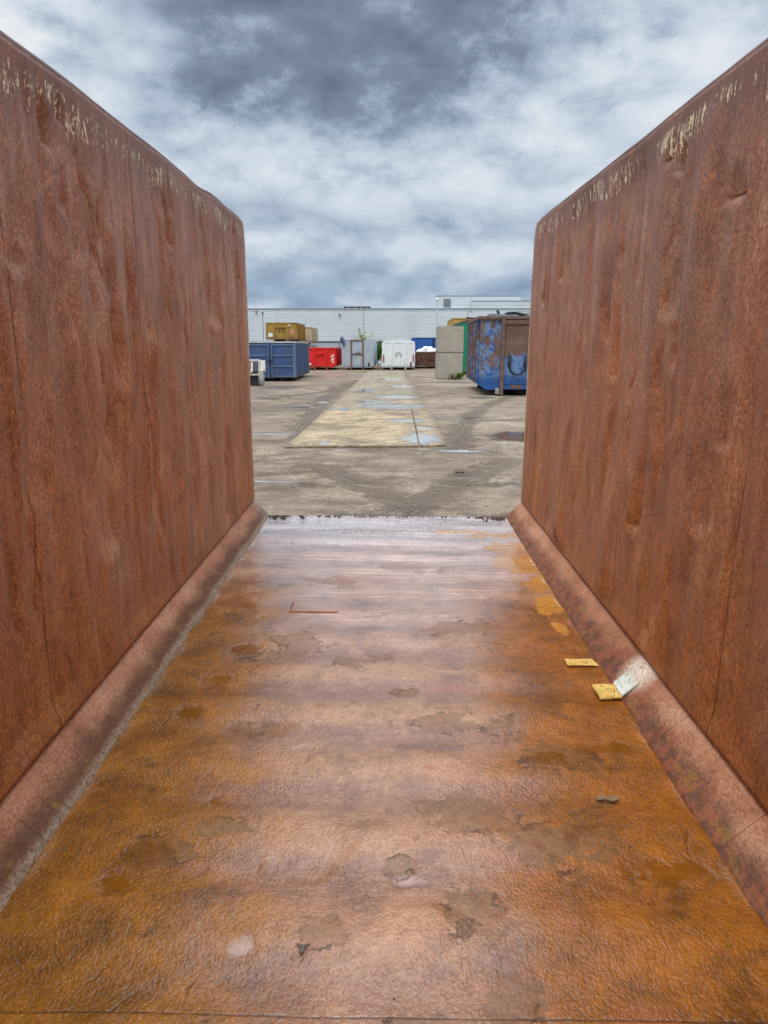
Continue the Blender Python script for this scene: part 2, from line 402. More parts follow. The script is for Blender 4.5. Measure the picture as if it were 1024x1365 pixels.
    pool = n.ellipses(x, y, wp, [(-.763, 2.98, .075, .06), (-.80, 2.68, .06, .05), (-.806, 3.9, .05, .07), (-.68, 3.3, .10, .07), (-.56, 2.10, .03, .035), (-.62, 4.25, .06, .06),
                                 (.615, 2.37, .06, .04), (.85, 1.8, .12, .05), (-.76, 1.72, .06, .04), (.86, 2.45, .12, .05)], .5)
    pale = n.ellipses(x, y, wp, [(-.357, 1.51, .045, .035), (-.30, 2.42, .06, .03), (.08, 1.75, .05, .02), (.12, 4.5, .12, .05)], .4)
    dk = n.mul(n.sm(n.noise(n.v('ADD', p, (6, 5, 0)), 6, 6, .7, .4), .61, .70), og, .65)
    col = n.mix(dk, col, lin(58, 42, 16))
    col = n.mix(n.mul(pool, .6), col, lin(116, 68, 4))
    col = n.mix(n.mul(pale, .4), col, lin(176, 148, 134))
    # weld line across the plate and grain
    seam = n.mul(n.sm(n.m('ABSOLUTE', n.sub(n.add(y, n.mul(n.sub(n2, .5), .012)), 1.322)), .006, .001), n.sm(n3, .35, .55))
    col = n.mix(n.mul(seam, .6), col, lin(52, 32, 18))
    specks = n.mul(n.sm(n.voro(p, 26), .10, .06), n.sm(n.noise(n.v('ADD', p, (2, 9, 0)), 3, 3), .55, .62))
    col = n.mix(n.mul(specks, .7), col, lin(56, 38, 26))
    col = n.mix(1, col, n.ramp(n4, [(.3, (.74, .72, .70)), (.5, (1, 1, 1)), (.7, (1.22, 1.22, 1.22))]), 'MULTIPLY')
    water = n.mx(pool, pale)
    calm = n.sub(1, n.mul(water, .93))
    # pitted wet skin
    pit = n.noise(n.scl(p, (1, .8, 1)), 92, 2.4, .58, .0); pit2 = n.noise(p, 150, 2, .6)
    h = n.add(n.mul(pit, 1.0), n.mul(pit2, .35), n.mul(n3, .9))
    h = n.mul(h, calm, n.lerp(scab, 1, .45), n.lerp(far, 1, .30), n.lerp(n.mul(far, n.sub(1, rib)), 1, .35))
    h = n.add(h, n.mul(scab, .5), n.mul(crack, -.6), n.mul(seam, -.6), n.mul(of, .3), n.mul(rimk, -.45))
    ripple = n.noise(n.scl(p, (2.2, 24, 1)), 1, 4, .6, .3)
    h = n.add(h, n.mul(ripple, far, 2.2))
    nb = n.bump(h, 1.0, .0042)
    rough = n.add(.07, n.mul(n3, .2), n.mul(og, -.04), n.mul(scab, .22))
    rough = n.lerp(water, rough, .06)
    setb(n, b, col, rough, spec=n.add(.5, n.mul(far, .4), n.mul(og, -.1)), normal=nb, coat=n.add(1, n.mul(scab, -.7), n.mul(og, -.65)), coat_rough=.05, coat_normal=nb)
    return m
def rust_plain(name, c0, c1, rough=.6, scale=8, peel=None):
    m, n, b = mat(name); o = n.obj()
    a = n.noise(o, scale, 6, .65, .3); g = n.noise(o, scale*9, 3, .7)
    col = n.ramp(n.add(n.mul(a, .7), n.mul(g, .3)), [(.35, c0), (.65, c1)])
    if peel:
        k = n.sm(n.noise(n.scl(o, (1, .5, .5)), 55, 6, .75, .4), .46, .50); col = n.mix(k, col, peel)
    setb(n, b, col, rough, spec=.4, normal=n.bump(n.add(a, n.mul(g, .6)), .4, .006))
    return m

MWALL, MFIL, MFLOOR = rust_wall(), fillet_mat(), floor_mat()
MRIM = rust_plain('dark_rim_steel', lin(84, 52, 42), lin(124, 84, 68), .5, 9)
MEDGE = rust_plain('peeled_edge_steel', lin(140, 92, 70), lin(176, 130, 104), .6, 14, lin(206, 178, 136))

# ------------------------------------------------------------------ the open container one looks out of
cont = empty('open_container'); cont.matrix_world = M_CONT
tag(cont, 'rust-brown steel container seen from inside, its end open towards the yard', 'container')

def wall(s):
    nu, nv = 560, 165
    u = np.linspace(0, 1, nu); yy = Y0+(L_-Y0)*(1-(1-u)**1.0)
    v = np.linspace(0, 1, nv)
    Yg, Vg = np.meshgrid(yy, v, indexing='ij')
    r = .09
    top = T_-np.where(Yg > L_-r, r-np.sqrt(np.maximum(r*r-(Yg-(L_-r))**2, 0)), 0)*.9
    top = top+.012*fbm(Yg*1.3, Yg*0, 31+int(s), 3)
    if s < 0: top = top+.014*np.exp(-((Yg-5.2)/.25)**2)-.012*np.exp(-((Yg-4.75)/.2)**2)
    Zg = C_+.003+Vg*(top-C_-.003)
    sd_ = 11 if s < 0 else 57
    d = np.zeros_like(Yg)                                  # + = pushed outwards
    d += .034*fbm(Yg*2.2, Zg*.45, sd_, 3)                  # broad vertical buckling
    d += .013*fbm(Yg*6+.6*Zg, Zg*.6, sd_+5, 3)
    d += .006*fbm(Yg*15-.5*Zg, Zg*1.1, sd_+7, 2)
    d += .022*np.maximum(fbm(Yg*1.6+.35*Zg, Zg*.8, sd_+9, 2)-.12, 0)
    ridge = 1-np.abs(fbm(Yg*3.1-.25*Zg, Zg*.35, sd_+13, 2))*7
    d -= .016*np.maximum(ridge, 0)**2*sstep(fbm(Yg*1.1, Zg*.9, sd_+21, 2), -.1, .3)
    rng = np.random.RandomState(sd_)
    spots = ([(2.68, 2.16, .05, .10, .020), (2.80, 2.26, .03, .05, .012), (2.76, 1.96, .035, .07, .014), (2.37, 1.75, .07, .16, .020), (3.05, 1.89, .03, .1, .012),
              (3.18, 1.38, .06, .30, .022), (4.46, .77, .03, .05, .008), (5.06, .61, .05, .06, .010), (4.95, 1.65, .12, .25, .022), (3.59, .60, .04, .4, .014), (3.05, 1.16, .05, .3, .014),
              (5.3, 2.05, .06, .10, .035), (5.75, 1.95, .04, .08, .022), (2.9, .7, .12, .3, .016), (2.35, 1.05, .1, .3, .014), (4.0, 2.0, .05, .12, .02)] if s < 0 else
             [(3.08, 2.156, .05, .06, .022), (2.56, 1.969, .08, .05, .022), (2.97, 1.45, .05, .22, .022), (3.07, 1.67, .10, .22, .014), (5.49, 1.78, .05, .12, .032), (5.1, 1.91, .05, .10, .024),
              (3.26, .66, .07, .14, .028), (2.49, 1.165, .07, .10, .014), (2.56, .87, .07, .20, .022), (3.92, 1.52, .04, .10, .016), (3.80, 1.33, .04, .10, .016), (4.29, 1.22, .03, .08, .016), (3.2, 2.22, .04, .06, .02)])
    for _ in range(30):
        spots.append((rng.uniform(1.3, 5.9), rng.uniform(.5, 2.3), rng.uniform(.02, .06), rng.uniform(.08, .38), rng.uniform(.004, .012)))
    for (y0, z0, ry, rz, dp) in spots:
        a = (Yg-y0+.3*(Zg-z0)*rng.uniform(-1, 1)+.03*fbm(Yg*9, Zg*9, 77, 2))/(ry*1.25); zr = (Zg-z0)
        bz = np.where(zr < 0, zr/(rz*.40), zr/(rz*2.6))    # scooped: abrupt lower lip, long upper run
        q = np.clip(1-(a*a+bz*bz), 0, 1); d += dp*1.0*q**1.3
        lip = np.exp(-((np.sqrt(a*a+bz*bz)-1.12)/.16)**2)*(zr < 0); d -= dp*.12*lip
    for k in range(20):                                    # long folds: a slow run and a sharp back
        y0, z0 = rng.uniform(1.6, 5.9), rng.uniform(.6, 2.2); l = rng.uniform(.12, .5); sl = rng.uniform(-.35, .35); dp = rng.uniform(.004, .011); sg = rng.choice((-1, 1))
        a = (Yg-y0-sl*(Zg-z0)-.02*np.sin((Zg-z0)*6/l))*sg
        prof = np.where(a < 0, np.clip(1+a/.085, 0, 1)**1.5, np.clip(1-a/.014, 0, 1))
        d += dp*prof*np.clip(1-((Zg-z0)/l)**2, 0, 1)
    for y0, _s in SEAMS_L: d += .0025*np.exp(-((Yg-y0)/.012)**2)
    fade = sstep(Zg, C_, C_+.12)*sstep(T_-Zg, -.02, .16)*(.25+.75*sstep(L_-Yg, 0, .22))
    X = s*(W_+.004*Vg+.012+1.25*d*fade)
    V = np.stack([X.ravel(), Yg.ravel(), Zg.ravel()], -1)
    o = np_mesh('side_panel', V, grid_faces(nu, nv, s < 0), MWALL, cont)
    md = o.modifiers.new('thickness', 'SOLIDIFY'); md.thickness = .03; md.offset = -1
    # rolled rim along the top, turning down the open end
    pts = []
    for t in np.linspace(Y0, L_-r, 150):
        k = int(np.argmin(np.abs(yy-t))); j = .007*mnoise.noise(Vector((t*2.1, s*3, 0)))
        pts.append((s*(W_+.032+j), t, top[k, 0]+.012+.5*j))
    zt = pts[-1][2]
    for q in np.linspace(15, 90, 6): pts.append((s*(W_+.032), L_-r+math.sin(R(q))*(r-.012), zt-r+math.cos(R(q))*r))
    pts.append((s*(W_+.032), L_-.012, zt-r-.05))
    MB().tube(pts, .029, 10).build('rim', MRIM, cont, True)
    pe = [(s*(W_+.030), L_-.012+.003*mnoise.noise(Vector((s, z*5, 2))), z) for z in np.linspace(zt-r-.03, C_*.3, 60)]
    MB().tube(pe, .018, 8).build('edge_trim', MEDGE, cont, True)
wall(-1); wall(1)

def fillet(s):
    nu = 420; prof = []
    for t in np.linspace(0, 1, 15):
        bx = W_+.010+(B_-W_-.010)*t; bz = C_+.004-(C_+.003)*t
        bul = math.sin(PI*t)*.005*(1-.25*t); prof.append((bx-bul*.69, bz+bul*.72))
    prof = [(W_+.010, C_-.02)]+prof+[(B_-.004, -.012)]
    P = np.array(prof); nv = len(P)
    yy = np.linspace(Y0, L_+.006, nu)
    Yg = np.repeat(yy[:, None], nv, 1); X = np.repeat(P[None, :, 0], nu, 0); Z = np.repeat(P[None, :, 1], nu, 0)
    Tt = np.linspace(0, 1, nv)[None, :]
    bmp = .006*fbm(Yg*4, Tt*2.2+s, 71+int(s), 4)+.006*np.maximum(fbm(Yg*9, Tt*6, 91+int(s), 4), 0)*sstep(Tt, .55, .8)
    X = X-bmp*.7+.006*fbm(Yg*3, Tt*0, 5, 3)*sstep(Tt, .7, 1)*(-1); Z = Z+bmp*.7
    V = np.stack([s*X.ravel(), Yg.ravel(), Z.ravel()], -1)
    o = np_mesh('corner_plate', V, grid_faces(nu, nv, s > 0), MFIL, cont)
    bm = bmesh.new(); bm.from_mesh(o.data)
    for i0 in (0, (nu-1)*nv):
        bm.verts.ensure_lookup_table(); vs = [bm.verts[i0+j] for j in range(nv)]
        c = bm.verts.new((s*(W_+.010), vs[0].co.y, -.012))
        bm.faces.new(vs+[c])
        bm.verts.ensure_lookup_table()
    bmesh.ops.recalc_face_normals(bm, faces=bm.faces); bm.to_mesh(o.data); bm.free()
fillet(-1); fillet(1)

def floor_plate():
    nu, nv = 900, 210
    yy = np.linspace(Y0, L_, nu); xx = np.linspace(-B_-.005, B_+.005, nv)
    Yg, Xg = np.meshgrid(yy, xx, indexing='ij')
    ph = Yg*2*PI/.372+1.2*fbm(Xg*.6, Yg*.7, 3, 2)
    d = .0085*np.sin(ph)*(.7+fbm(Xg*.9, Yg*1.2, 4, 2))
    d += .006*fbm(Xg*1.5, Yg*2.2, 6, 3)+.0035*fbm(Xg*2.5, Yg*9, 8, 3)+.0016*fbm(Xg*26, Yg*30, 10, 3)
    d -= .004*sstep(np.abs(Xg), .6, 1.0)
    d = d*sstep(B_+.02-np.abs(Xg), 0, .05)
    Z = -.004+d
    V = np.stack([Xg.ravel(), Yg.ravel(), Z.ravel()], -1)
    o = np_mesh('floor_plate', V, grid_faces(nu, nv, True), MFLOOR, cont)
    md = o.modifiers.new('thickness', 'SOLIDIFY'); md.thickness = .012; md.offset = -1
    u = MB()
    for k in range(12): u.box(-B_-.1, B_+.1, Y0+.1+k*.66, Y0+.18+k*.66, -.10, -.03)
    u.box(-B_-.12, B_+.12, L_-.085, L_-.012, -.10, -.03)
    u.build('cross_beams', MRIM, cont)
    for s in (-1, 1): MB().box(s*.53-.04, s*.53+.04, Y0, L_-.15, -.20, -.1015).build('skid', MRIM, cont)
    # small welded angle lying in the floor and the scale flake beside the puddle
    w = MB(); w.box(-.545, -.268, 3.778, 3.788, -.004, .004); w.box(-.547, -.538, 3.789, 3.94, -.004, .004)
    w.build('weld_bead', rust_plain('bright_weld_rust', lin(96, 46, 24), lin(188, 98, 58), .5, 30), cont)
floor_plate()

def flake_mesh(name, pts, z, th, m, parent, seed):
    rnd = random.Random(seed); ring = []
    for i, (a, b_) in enumerate(pts):
        c, d_ = pts[(i+1) % len(pts)]
        for t in (0, .35, .7): ring.append((a+(c-a)*t+rnd.uniform(-.003, .003), b_+(d_-b_)*t+rnd.uniform(-.003, .003)))
    mb = MB(); mb.prism(ring, 'z', z, z+th); return mb.build(name, m, parent)

# ------------------------------------------------------------------ loose yellow steel strips on the container floor
def paint_chip_mat(name, c0, c1, c2):
    m, n, b = mat(name); o = n.obj()
    a = n.noise(o, 25, 6, .7, .3); g = n.noise(o, 120, 3, .7)
    col = n.ramp(a, [(.36, c0), (.55, c1)])
    col = n.mix(n.sm(n.noise(o, 60, 6, .75), .56, .62), col, c2)
    setb(n, b, col, .45, normal=n.bump(g, .25, .003)); return m
MYEL = paint_chip_mat('yellow_painted_steel', lin(196, 148, 66), lin(236, 198, 108), lin(140, 84, 36))
MWHT = paint_chip_mat('white_painted_steel', lin(198, 196, 176), lin(228, 228, 214), lin(170, 112, 62))
def cpt(p): return M_CONT @ Vector(p)
rot = M_CONT.to_euler()
def loose(name, label, cat, at):
    e = empty(name); e.matrix_world = M_CONT @ Matrix.Translation(Vector(at)); return tag(e, label, cat)
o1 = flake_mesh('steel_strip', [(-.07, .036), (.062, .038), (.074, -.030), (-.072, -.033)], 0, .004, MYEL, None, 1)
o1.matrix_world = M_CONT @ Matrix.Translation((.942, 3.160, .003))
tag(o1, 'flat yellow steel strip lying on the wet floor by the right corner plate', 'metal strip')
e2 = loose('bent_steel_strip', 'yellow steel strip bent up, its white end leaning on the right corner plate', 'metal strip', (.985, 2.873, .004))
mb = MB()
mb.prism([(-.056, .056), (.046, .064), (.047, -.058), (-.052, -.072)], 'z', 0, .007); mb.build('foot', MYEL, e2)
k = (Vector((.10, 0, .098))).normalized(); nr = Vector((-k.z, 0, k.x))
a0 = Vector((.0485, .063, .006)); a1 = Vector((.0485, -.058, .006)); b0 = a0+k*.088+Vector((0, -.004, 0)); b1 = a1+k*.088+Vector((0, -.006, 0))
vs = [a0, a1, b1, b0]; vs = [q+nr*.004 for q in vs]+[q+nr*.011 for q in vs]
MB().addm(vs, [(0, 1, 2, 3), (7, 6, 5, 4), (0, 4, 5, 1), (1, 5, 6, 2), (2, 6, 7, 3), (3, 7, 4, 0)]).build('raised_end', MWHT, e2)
MFLK = rust_plain('grey_rust_scale', lin(70, 62, 60), lin(120, 104, 92), .5, 60)
MFLK2 = rust_plain('brown_rust_scale', lin(110, 84, 56), lin(150, 118, 82), .5, 60)
o3 = flake_mesh('rust_flake', [(-.02, .010), (.004, .004), (.018, .012), (.006, -.004), (-.002, -.018), (-.008, -.002)], 0, .0025, MFLK, None, 5)
o3.matrix_world = M_CONT @ Matrix.Translation((-.196, 1.502, .003)); tag(o3, 'small dark grey rust flake lying on the floor in the foreground', 'rust flake')
o4 = flake_mesh('rust_flake', [(-.045, .0), (-.02, .016), (.0, .006), (.03, .016), (.042, -.004), (.01, -.018), (-.01, -.006), (-.03, -.014)], 0, .003, MFLK2, None, 6)
o4.matrix_world = M_CONT @ Matrix.Translation((.765, 2.125, .002)); tag(o4, 'flat brown rust flake on the orange wet floor at right', 'rust flake')

# crumbs of mud along the end of the floor
def crumbs():
    rnd = random.Random(3); mb = MB()
    for i in range(230):
        edge = rnd.random()
        if edge < .45: x = rnd.choice((-1, 1))*(B_-.02-abs(rnd.gauss(0, .12))); y = L_-.03-abs(rnd.gauss(0, .05))
        elif edge < .9: x = rnd.uniform(-B_, B_); y = L_-.02-abs(rnd.gauss(0, .02))
        else: x = rnd.uniform(-.95, .95); y = rnd.uniform(1.3, 5.6)
        r = rnd.uniform(.003, .011)*(1 if y > 5.5 else .4)
        if edge < .45 and rnd.random() < .25: r *= 1.8
        bm = bmesh.new(); bmesh.ops.create_icosphere(bm, subdivisions=1, radius=r)
        for v in bm.verts: v.co = Vector((x+v.co.x*rnd.uniform(.7, 1.5), y+v.co.y*rnd.uniform(.7, 1.4), .002+v.co.z*rnd.uniform(.5, .9)))
        mb._bm(bm)
    o = mb.build('dirt_crumbs', rust_plain('dark_mud', lin(58, 46, 40), lin(104, 88, 76), .8, 40))
    o.matrix_world = M_CONT
    tag(o, 'dark crumbs of mud and gravel along the end of the container floor', 'dirt', kind='stuff')
crumbs()

# ------------------------------------------------------------------ the yard
TRACKS = [  # (x0, y0, dir x, dir y, half width, from, to, curvature)
    (-.45, 6.2, .42, 1, .28, -.5, 6, .01), (.75, 6.3, -.38, 1, .24, -.5, 5.6, -.01), (-2.4, 8.4, 1, .30, .13, -2, 3.4, -.05), (-2.6, 9.3, 1, .36, .10, -2, 3.2, -.06),
    (-2.8, 10.6, 1, .30, .12, -1, 2.6, -.11), (-2.9, 11.2, 1, .28, .10, -1, 2.4, -.11), (1.2, 9.0, 1, .05, .2, -.8, 3, .05), (1.35, 13.5, .10, 1, .26, -2, 16, .012),
    (-2.1, 22, -.02, 1, .30, -9, 22, .004), (1.5, 7.4, .9, .6, .16, -1.2, 3, .1), (2.0, 17.0, 1, .25, .26, -1, 6, .05), (-3.2, 26, .5, 1, .3, -4, 6, -.06)]
def ground_mat():
    m, n, b = mat('dirty_concrete_yard')
    g = n.pos(); x, y, z = n.sep(g)[:3]; p = n.comb(x, y, 0)
    n1 = n.noise(p, .35, 5, .6, .4); n2 = n.noise(p, 1.6, 7, .65, .4); n3 = n.noise(p, 9, 5, .68); n4 = n.noise(p, 45, 4, .75); agg = n.voro(p, 70)
    t = n.add(n.mul(n1, .3), n.mul(n2, .42), n.mul(n3, .28))
    col = n.ramp(t, [(.38, lin(82, 66, 52)), (.47, lin(114, 95, 77)), (.54, lin(136, 116, 95)), (.62, lin(160, 141, 118))])
    # paler, sandier to the right
    sand = n.sm(n.add(x, n.mul(n.sub(n1, .5), 3.5)), .9, 2.6)
    col = n.mix(n.mul(sand, .5), col, n.ramp(t, [(.38, lin(120, 105, 86)), (.62, lin(168, 151, 126))]))
    tr = None; gro = None
    for x0, y0, dx, dy, hw, f0, f1, cv in TRACKS:
        L = math.hypot(dx, dy); dx /= L; dy /= L
        rx, ry = n.sub(x, x0), n.sub(y, y0)
        al = n.add(n.mul(rx, dx), n.mul(ry, dy)); ac = n.add(n.mul(rx, -dy), n.mul(ry, dx), n.mul(al, al, cv), n.mul(n.sub(n1, .5), .25))
        k = n.mul(n.sm(n.add(n.m('ABSOLUTE', ac), n.mul(n.sub(n2, .5), .75), n.mul(n.sub(n3, .5), .3)), hw+.08, hw-.10), n.sm(al, f0, f0+.8), n.sm(al, f1, f1-1.2))
        gr = n.mul(k, n.add(n.mul(n.sub(n.noise(n.comb(n.mul(ac, 26), n.mul(al, 1.1), 0), 1, 4, .6), .5), 5.5), n.mul(n.m('SINE', n.add(n.mul(al, 2*PI/.12), n.mul(n.m('ABSOLUTE', ac), 14), n.mul(n2, 6))), .25)))
        tr = k if tr is None else n.mx(tr, k); gro = gr if gro is None else n.add(gro, gr)
    col = n.mix(n.mul(tr, n.sm(n3, .24, .54), n.sm(n2, .34, .56), .78), col, lin(92, 76, 64))
    col = n.mix(n.mul(n.sm(gro, .12, .85), n.sm(n3, .34, .58), .62), col, lin(66, 54, 45))
    col = n.mix(n.mul(n.sm(n.mul(gro, -1), .2, .9), n.sm(n2, .36, .56), .55), col, lin(160, 144, 124))
    sm1 = n.noise(n.comb(n.add(n.mul(x, .9), n.mul(y, -.25)), n.add(n.mul(y, 3.2), n.mul(x, 1.1)), 0), 1, 8, .64, .4)
    col = n.mix(n.mul(n.sm(sm1, .52, .64), .55), col, lin(96, 80, 67))
    col = n.mix(n.mul(n.sm(sm1, .44, .34), .22), col, lin(168, 152, 130))
    # lumps of pale dry mud between the tracks
    dry = n.mul(n.sm(n.add(n.noise(n.v('ADD', p, (3, 4, 0)), 1.1, 7, .66, .6), n.mul(n.sub(n3, .5), .25)), .58, .66), n.sub(1, n.mul(tr, .7)))
    col = n.mix(n.mul(dry, .4), col, n.ramp(n4, [(.3, lin(146, 134, 117)), (.7, lin(188, 177, 158))]))
    dark_spot = n.ellipses(x, y, n.mul(n.sub(n2, .5), 1.6), [(3.2, 24.6, .5, .5), (4.9, 23.9, .2, .25), (2.0, 41, .7, .35), (-4.6, 31, .9, 1.4), (-3.9, 24, .35, .5), (3.0, 35, 1.2, .7)], .3)
    col = n.mix(n.mul(dark_spot, .72), col, lin(70, 64, 60))  # scattered darker patches over the yard colour
    redp = n.mul(n.ellipses(x, y, n.mul(n.sub(n2, .5), 2.6), [(-3.6, 44.5, .9, 1.0), (-3.3, 40.8, .8, .5)], .5), n.sm(n2, .40, .54))
    col = n.mix(n.mul(redp, .55), col, lin(196, 96, 92))
    ww = n.add(n.mul(n.sub(n2, .5), 2.0), n.mul(n.sub(n3, .5), 1.4), n.mul(n.sub(n1, .5), .6))
    wet = n.ellipses(x, y, ww, [(2.75, 13.9, .75, .85), (-2.7, 14.3, 1.05, .10), (1.25, 12.0, .45, .12), (1.55, 17.6, .6, .2), (-2.5, 20.6, .5, .18), (-2.2, 22.5, .35, .3), (-1.7, 9.2, .5, .035), (.45, 12.15, .3, .05), (-1.0, 12.05, .35, .05)], .18)
    rim = n.ellipses(x, y, ww, [(2.75, 13.95, .62, .85), (-2.7, 14.3, 1.3, .25), (1.25, 12.0, .6, .25), (1.55, 17.6, 1.1, .55), (-3.1, 20.6, 1.4, .9), (-5.2, 28, 1.2, 1.7), (-2.6, 24.5, .8, 1.0)], .4)
    col = n.mix(n.mul(rim, .5), col, lin(88, 76, 66))
    brown = n.m('GREATER_THAN', x, 1.9)
    col = n.mix(n.mul(wet, .8), col, n.mix(brown, lin(150, 146, 142), lin(104, 80, 50)))  # grey puddle tint paints in some sky reflection; the right one is brown
    col = n.mix(1, col, n.ramp(n.add(n.mul(n4, .75), n.mul(agg, .3)), [(.32, (.48, .46, .45)), (.5, (1, 1, 1)), (.66, (1.5, 1.5, 1.48))]), 'MULTIPLY')
    dryf = n.sub(1, n.mul(wet, .98))
    h = n.mul(n.add(n.mul(n4, .5), n.mul(n3, 1.5), n.mul(agg, .3), n.mul(gro, .9), n.mul(n2, 1.5), n.mul(tr, -.8), n.mul(dry, .8)), dryf)
    rough = n.lerp(wet, n.add(.62, n.mul(n3, .3), n.mul(rim, -.2)), .03)
    setb(n, b, col, rough, spec=n.lerp(wet, .35, 1.0), normal=n.bump(h, .9, .018), coat=wet, coat_rough=.02)
    return m
def ground():
    xs = np.concatenate([-np.geomspace(6, 900, 16)[::-1], np.linspace(-5.5, 5.5, 190), np.geomspace(6, 900, 16)])
    ys = np.concatenate([-np.geomspace(3, 500, 8)[::-1], np.linspace(-2, 5.4, 20), np.linspace(5.5, 18, 300), np.linspace(18.2, 40, 110), np.geomspace(41, 1400, 24)])
    Xg, Yg = np.meshgrid(xs, ys, indexing='ij')
    Z = .018*fbm(Xg*1.1, Yg*1.1, 40, 3)+.006*fbm(Xg*6, Yg*6, 44, 3)
    for x0, y0, dx, dy, hw, f0, f1, cv in TRACKS:
        L = math.hypot(dx, dy); dx, dy = dx/L, dy/L
        al = (Xg-x0)*dx+(Yg-y0)*dy; ac = -(Xg-x0)*dy+(Yg-y0)*dx+cv*al*al
        k = sstep(hw+.08-np.abs(ac), 0, .12)*sstep(al, f0, f0+.8)*sstep(-al, -f1, -f1+1.2)
        Z -= .010*k-.006*np.exp(-((np.abs(ac)-hw-.07)/.05)**2)*sstep(al, f0, f0+.8)*sstep(-al, -f1, -f1+1.2)
    near = sstep(20-Yg, 0, 8)*sstep(Yg, 5.3, 6)*sstep(5.4-np.abs(Xg), 0, 1)
    strip = 1-sstep(1.95-np.abs(Xg+.36), 0, .25)*sstep(Yg, 11.9, 12.3)
    Z = (Z-.012)*near*strip-.006*(1-near*strip)
    V = np.stack([Xg.ravel(), Yg.ravel(), Z.ravel()], -1)
    o = np_mesh('ground', V, grid_faces(len(xs), len(ys)), ground_mat())
    tag(o, 'dusty grey concrete yard with tyre tracks and puddles', 'ground', kind='structure')
ground()

# ------------------------------------------------------------------ the track of ground plates down the middle
def plate_mat():
    m, n, b = mat('sandy_ground_plate')
    g = n.pos(); x, y, z = n.sep(g)[:3]; p = n.comb(x, y, 0)
    n1 = n.noise(p, .7, 5, .6, .4); n2 = n.noise(p, 3, 6, .65, .4); n3 = n.noise(p, 18, 4, .7); chip = n.voro(p, 22, out='Color'); n4 = n.noise(p, 60, 3, .7)
    cs = n.sep(chip)[0]
    t = n.add(n.mul(n2, .4), n.mul(n3, .25), n.mul(cs, .12), n.mul(n1, .2))
    farc = n.sm(y, 18, 26)
    col = n.ramp(t, [(.36, lin(112, 94, 72)), (.47, lin(160, 136, 102)), (.56, lin(188, 163, 126)), (.66, lin(206, 187, 154))])
    col = n.mix(n.mul(farc, .8), col, n.ramp(t, [(.38, lin(118, 102, 84)), (.6, lin(168, 152, 128))]))
    mud = n.sm(n.add(n.noise(n.scl(n.v('ADD', p, (5, 2, 0)), (1, .8, 1)), .9, 7, .65, .6), n.mul(n.sub(n3, .5), .2)), .50, .62)
    ed = n.m('ABSOLUTE', n.add(x, .35))
    mud = n.mx(mud, n.sm(n.add(ed, n.mul(n.sub(n2, .5), 1.3), n.mul(n.sub(n3, .5), .5), n.mul(n.sm(y, 20, 17), -.16)), 1.14, 1.36), n.sm(n.add(y, n.mul(n.sub(n2, .5), 2.6)), 12.75, 12.4))
    col = n.mix(n.mul(mud, .7), col, lin(106, 88, 70))
    ww = n.add(.1, n.mul(n.sub(n2, .5), 2.6), n.mul(n.sub(n3, .5), 1.6))
    wet = n.ellipses(x, y, ww, [(.62, 13.4, .36, .75), (.45, 16.6, .45, .38), (.72, 15.0, .22, .3), (.1, 20.6, 1.0, .85), (-.6, 22.2, .5, .9), (.25, 24.5, .8, .8), (.55, 31, .5, 1.2), (-1.15, 12.7, .1, .3), (-.9, 28, .4, 1.2), (-1.3, 19.9, .4, .3), (.1, 38, .7, 1.3)], .2)
    rim = n.ellipses(x, y, ww, [(.62, 13.4, .47, 1.05), (.45, 16.6, .6, .6), (.1, 20.8, 1.3, 1.3), (-.6, 22.2, .7, 1.4), (.25, 24.5, 1.1, 1.3), (.55, 31, .8, 1.8)], .4)
    col = n.mix(n.mul(rim, .55), col, lin(96, 82, 68))
    col = n.mix(n.mul(wet, .7), col, lin(160, 154, 146))  # puddle colour lightened to paint in part of the sky's reflection
    col = n.mix(1, col, n.ramp(n4, [(.3, (.74, .73, .72)), (.5, (1, 1, 1)), (.7, (1.2, 1.2, 1.2))]), 'MULTIPLY')
    h = n.mul(n.add(n.mul(n4, .4), n.mul(n3, .8), n.mul(cs, .35), n.mul(n2, 1.2)), n.sub(1, n.mul(wet, .97)))
    setb(n, b, col, n.lerp(wet, n.add(.55, n.mul(n3, .3)), .03), spec=n.lerp(wet, .4, 1.0), normal=n.bump(h, .8, .012), coat=wet, coat_rough=.02)
    return m
MPL = plate_mat()
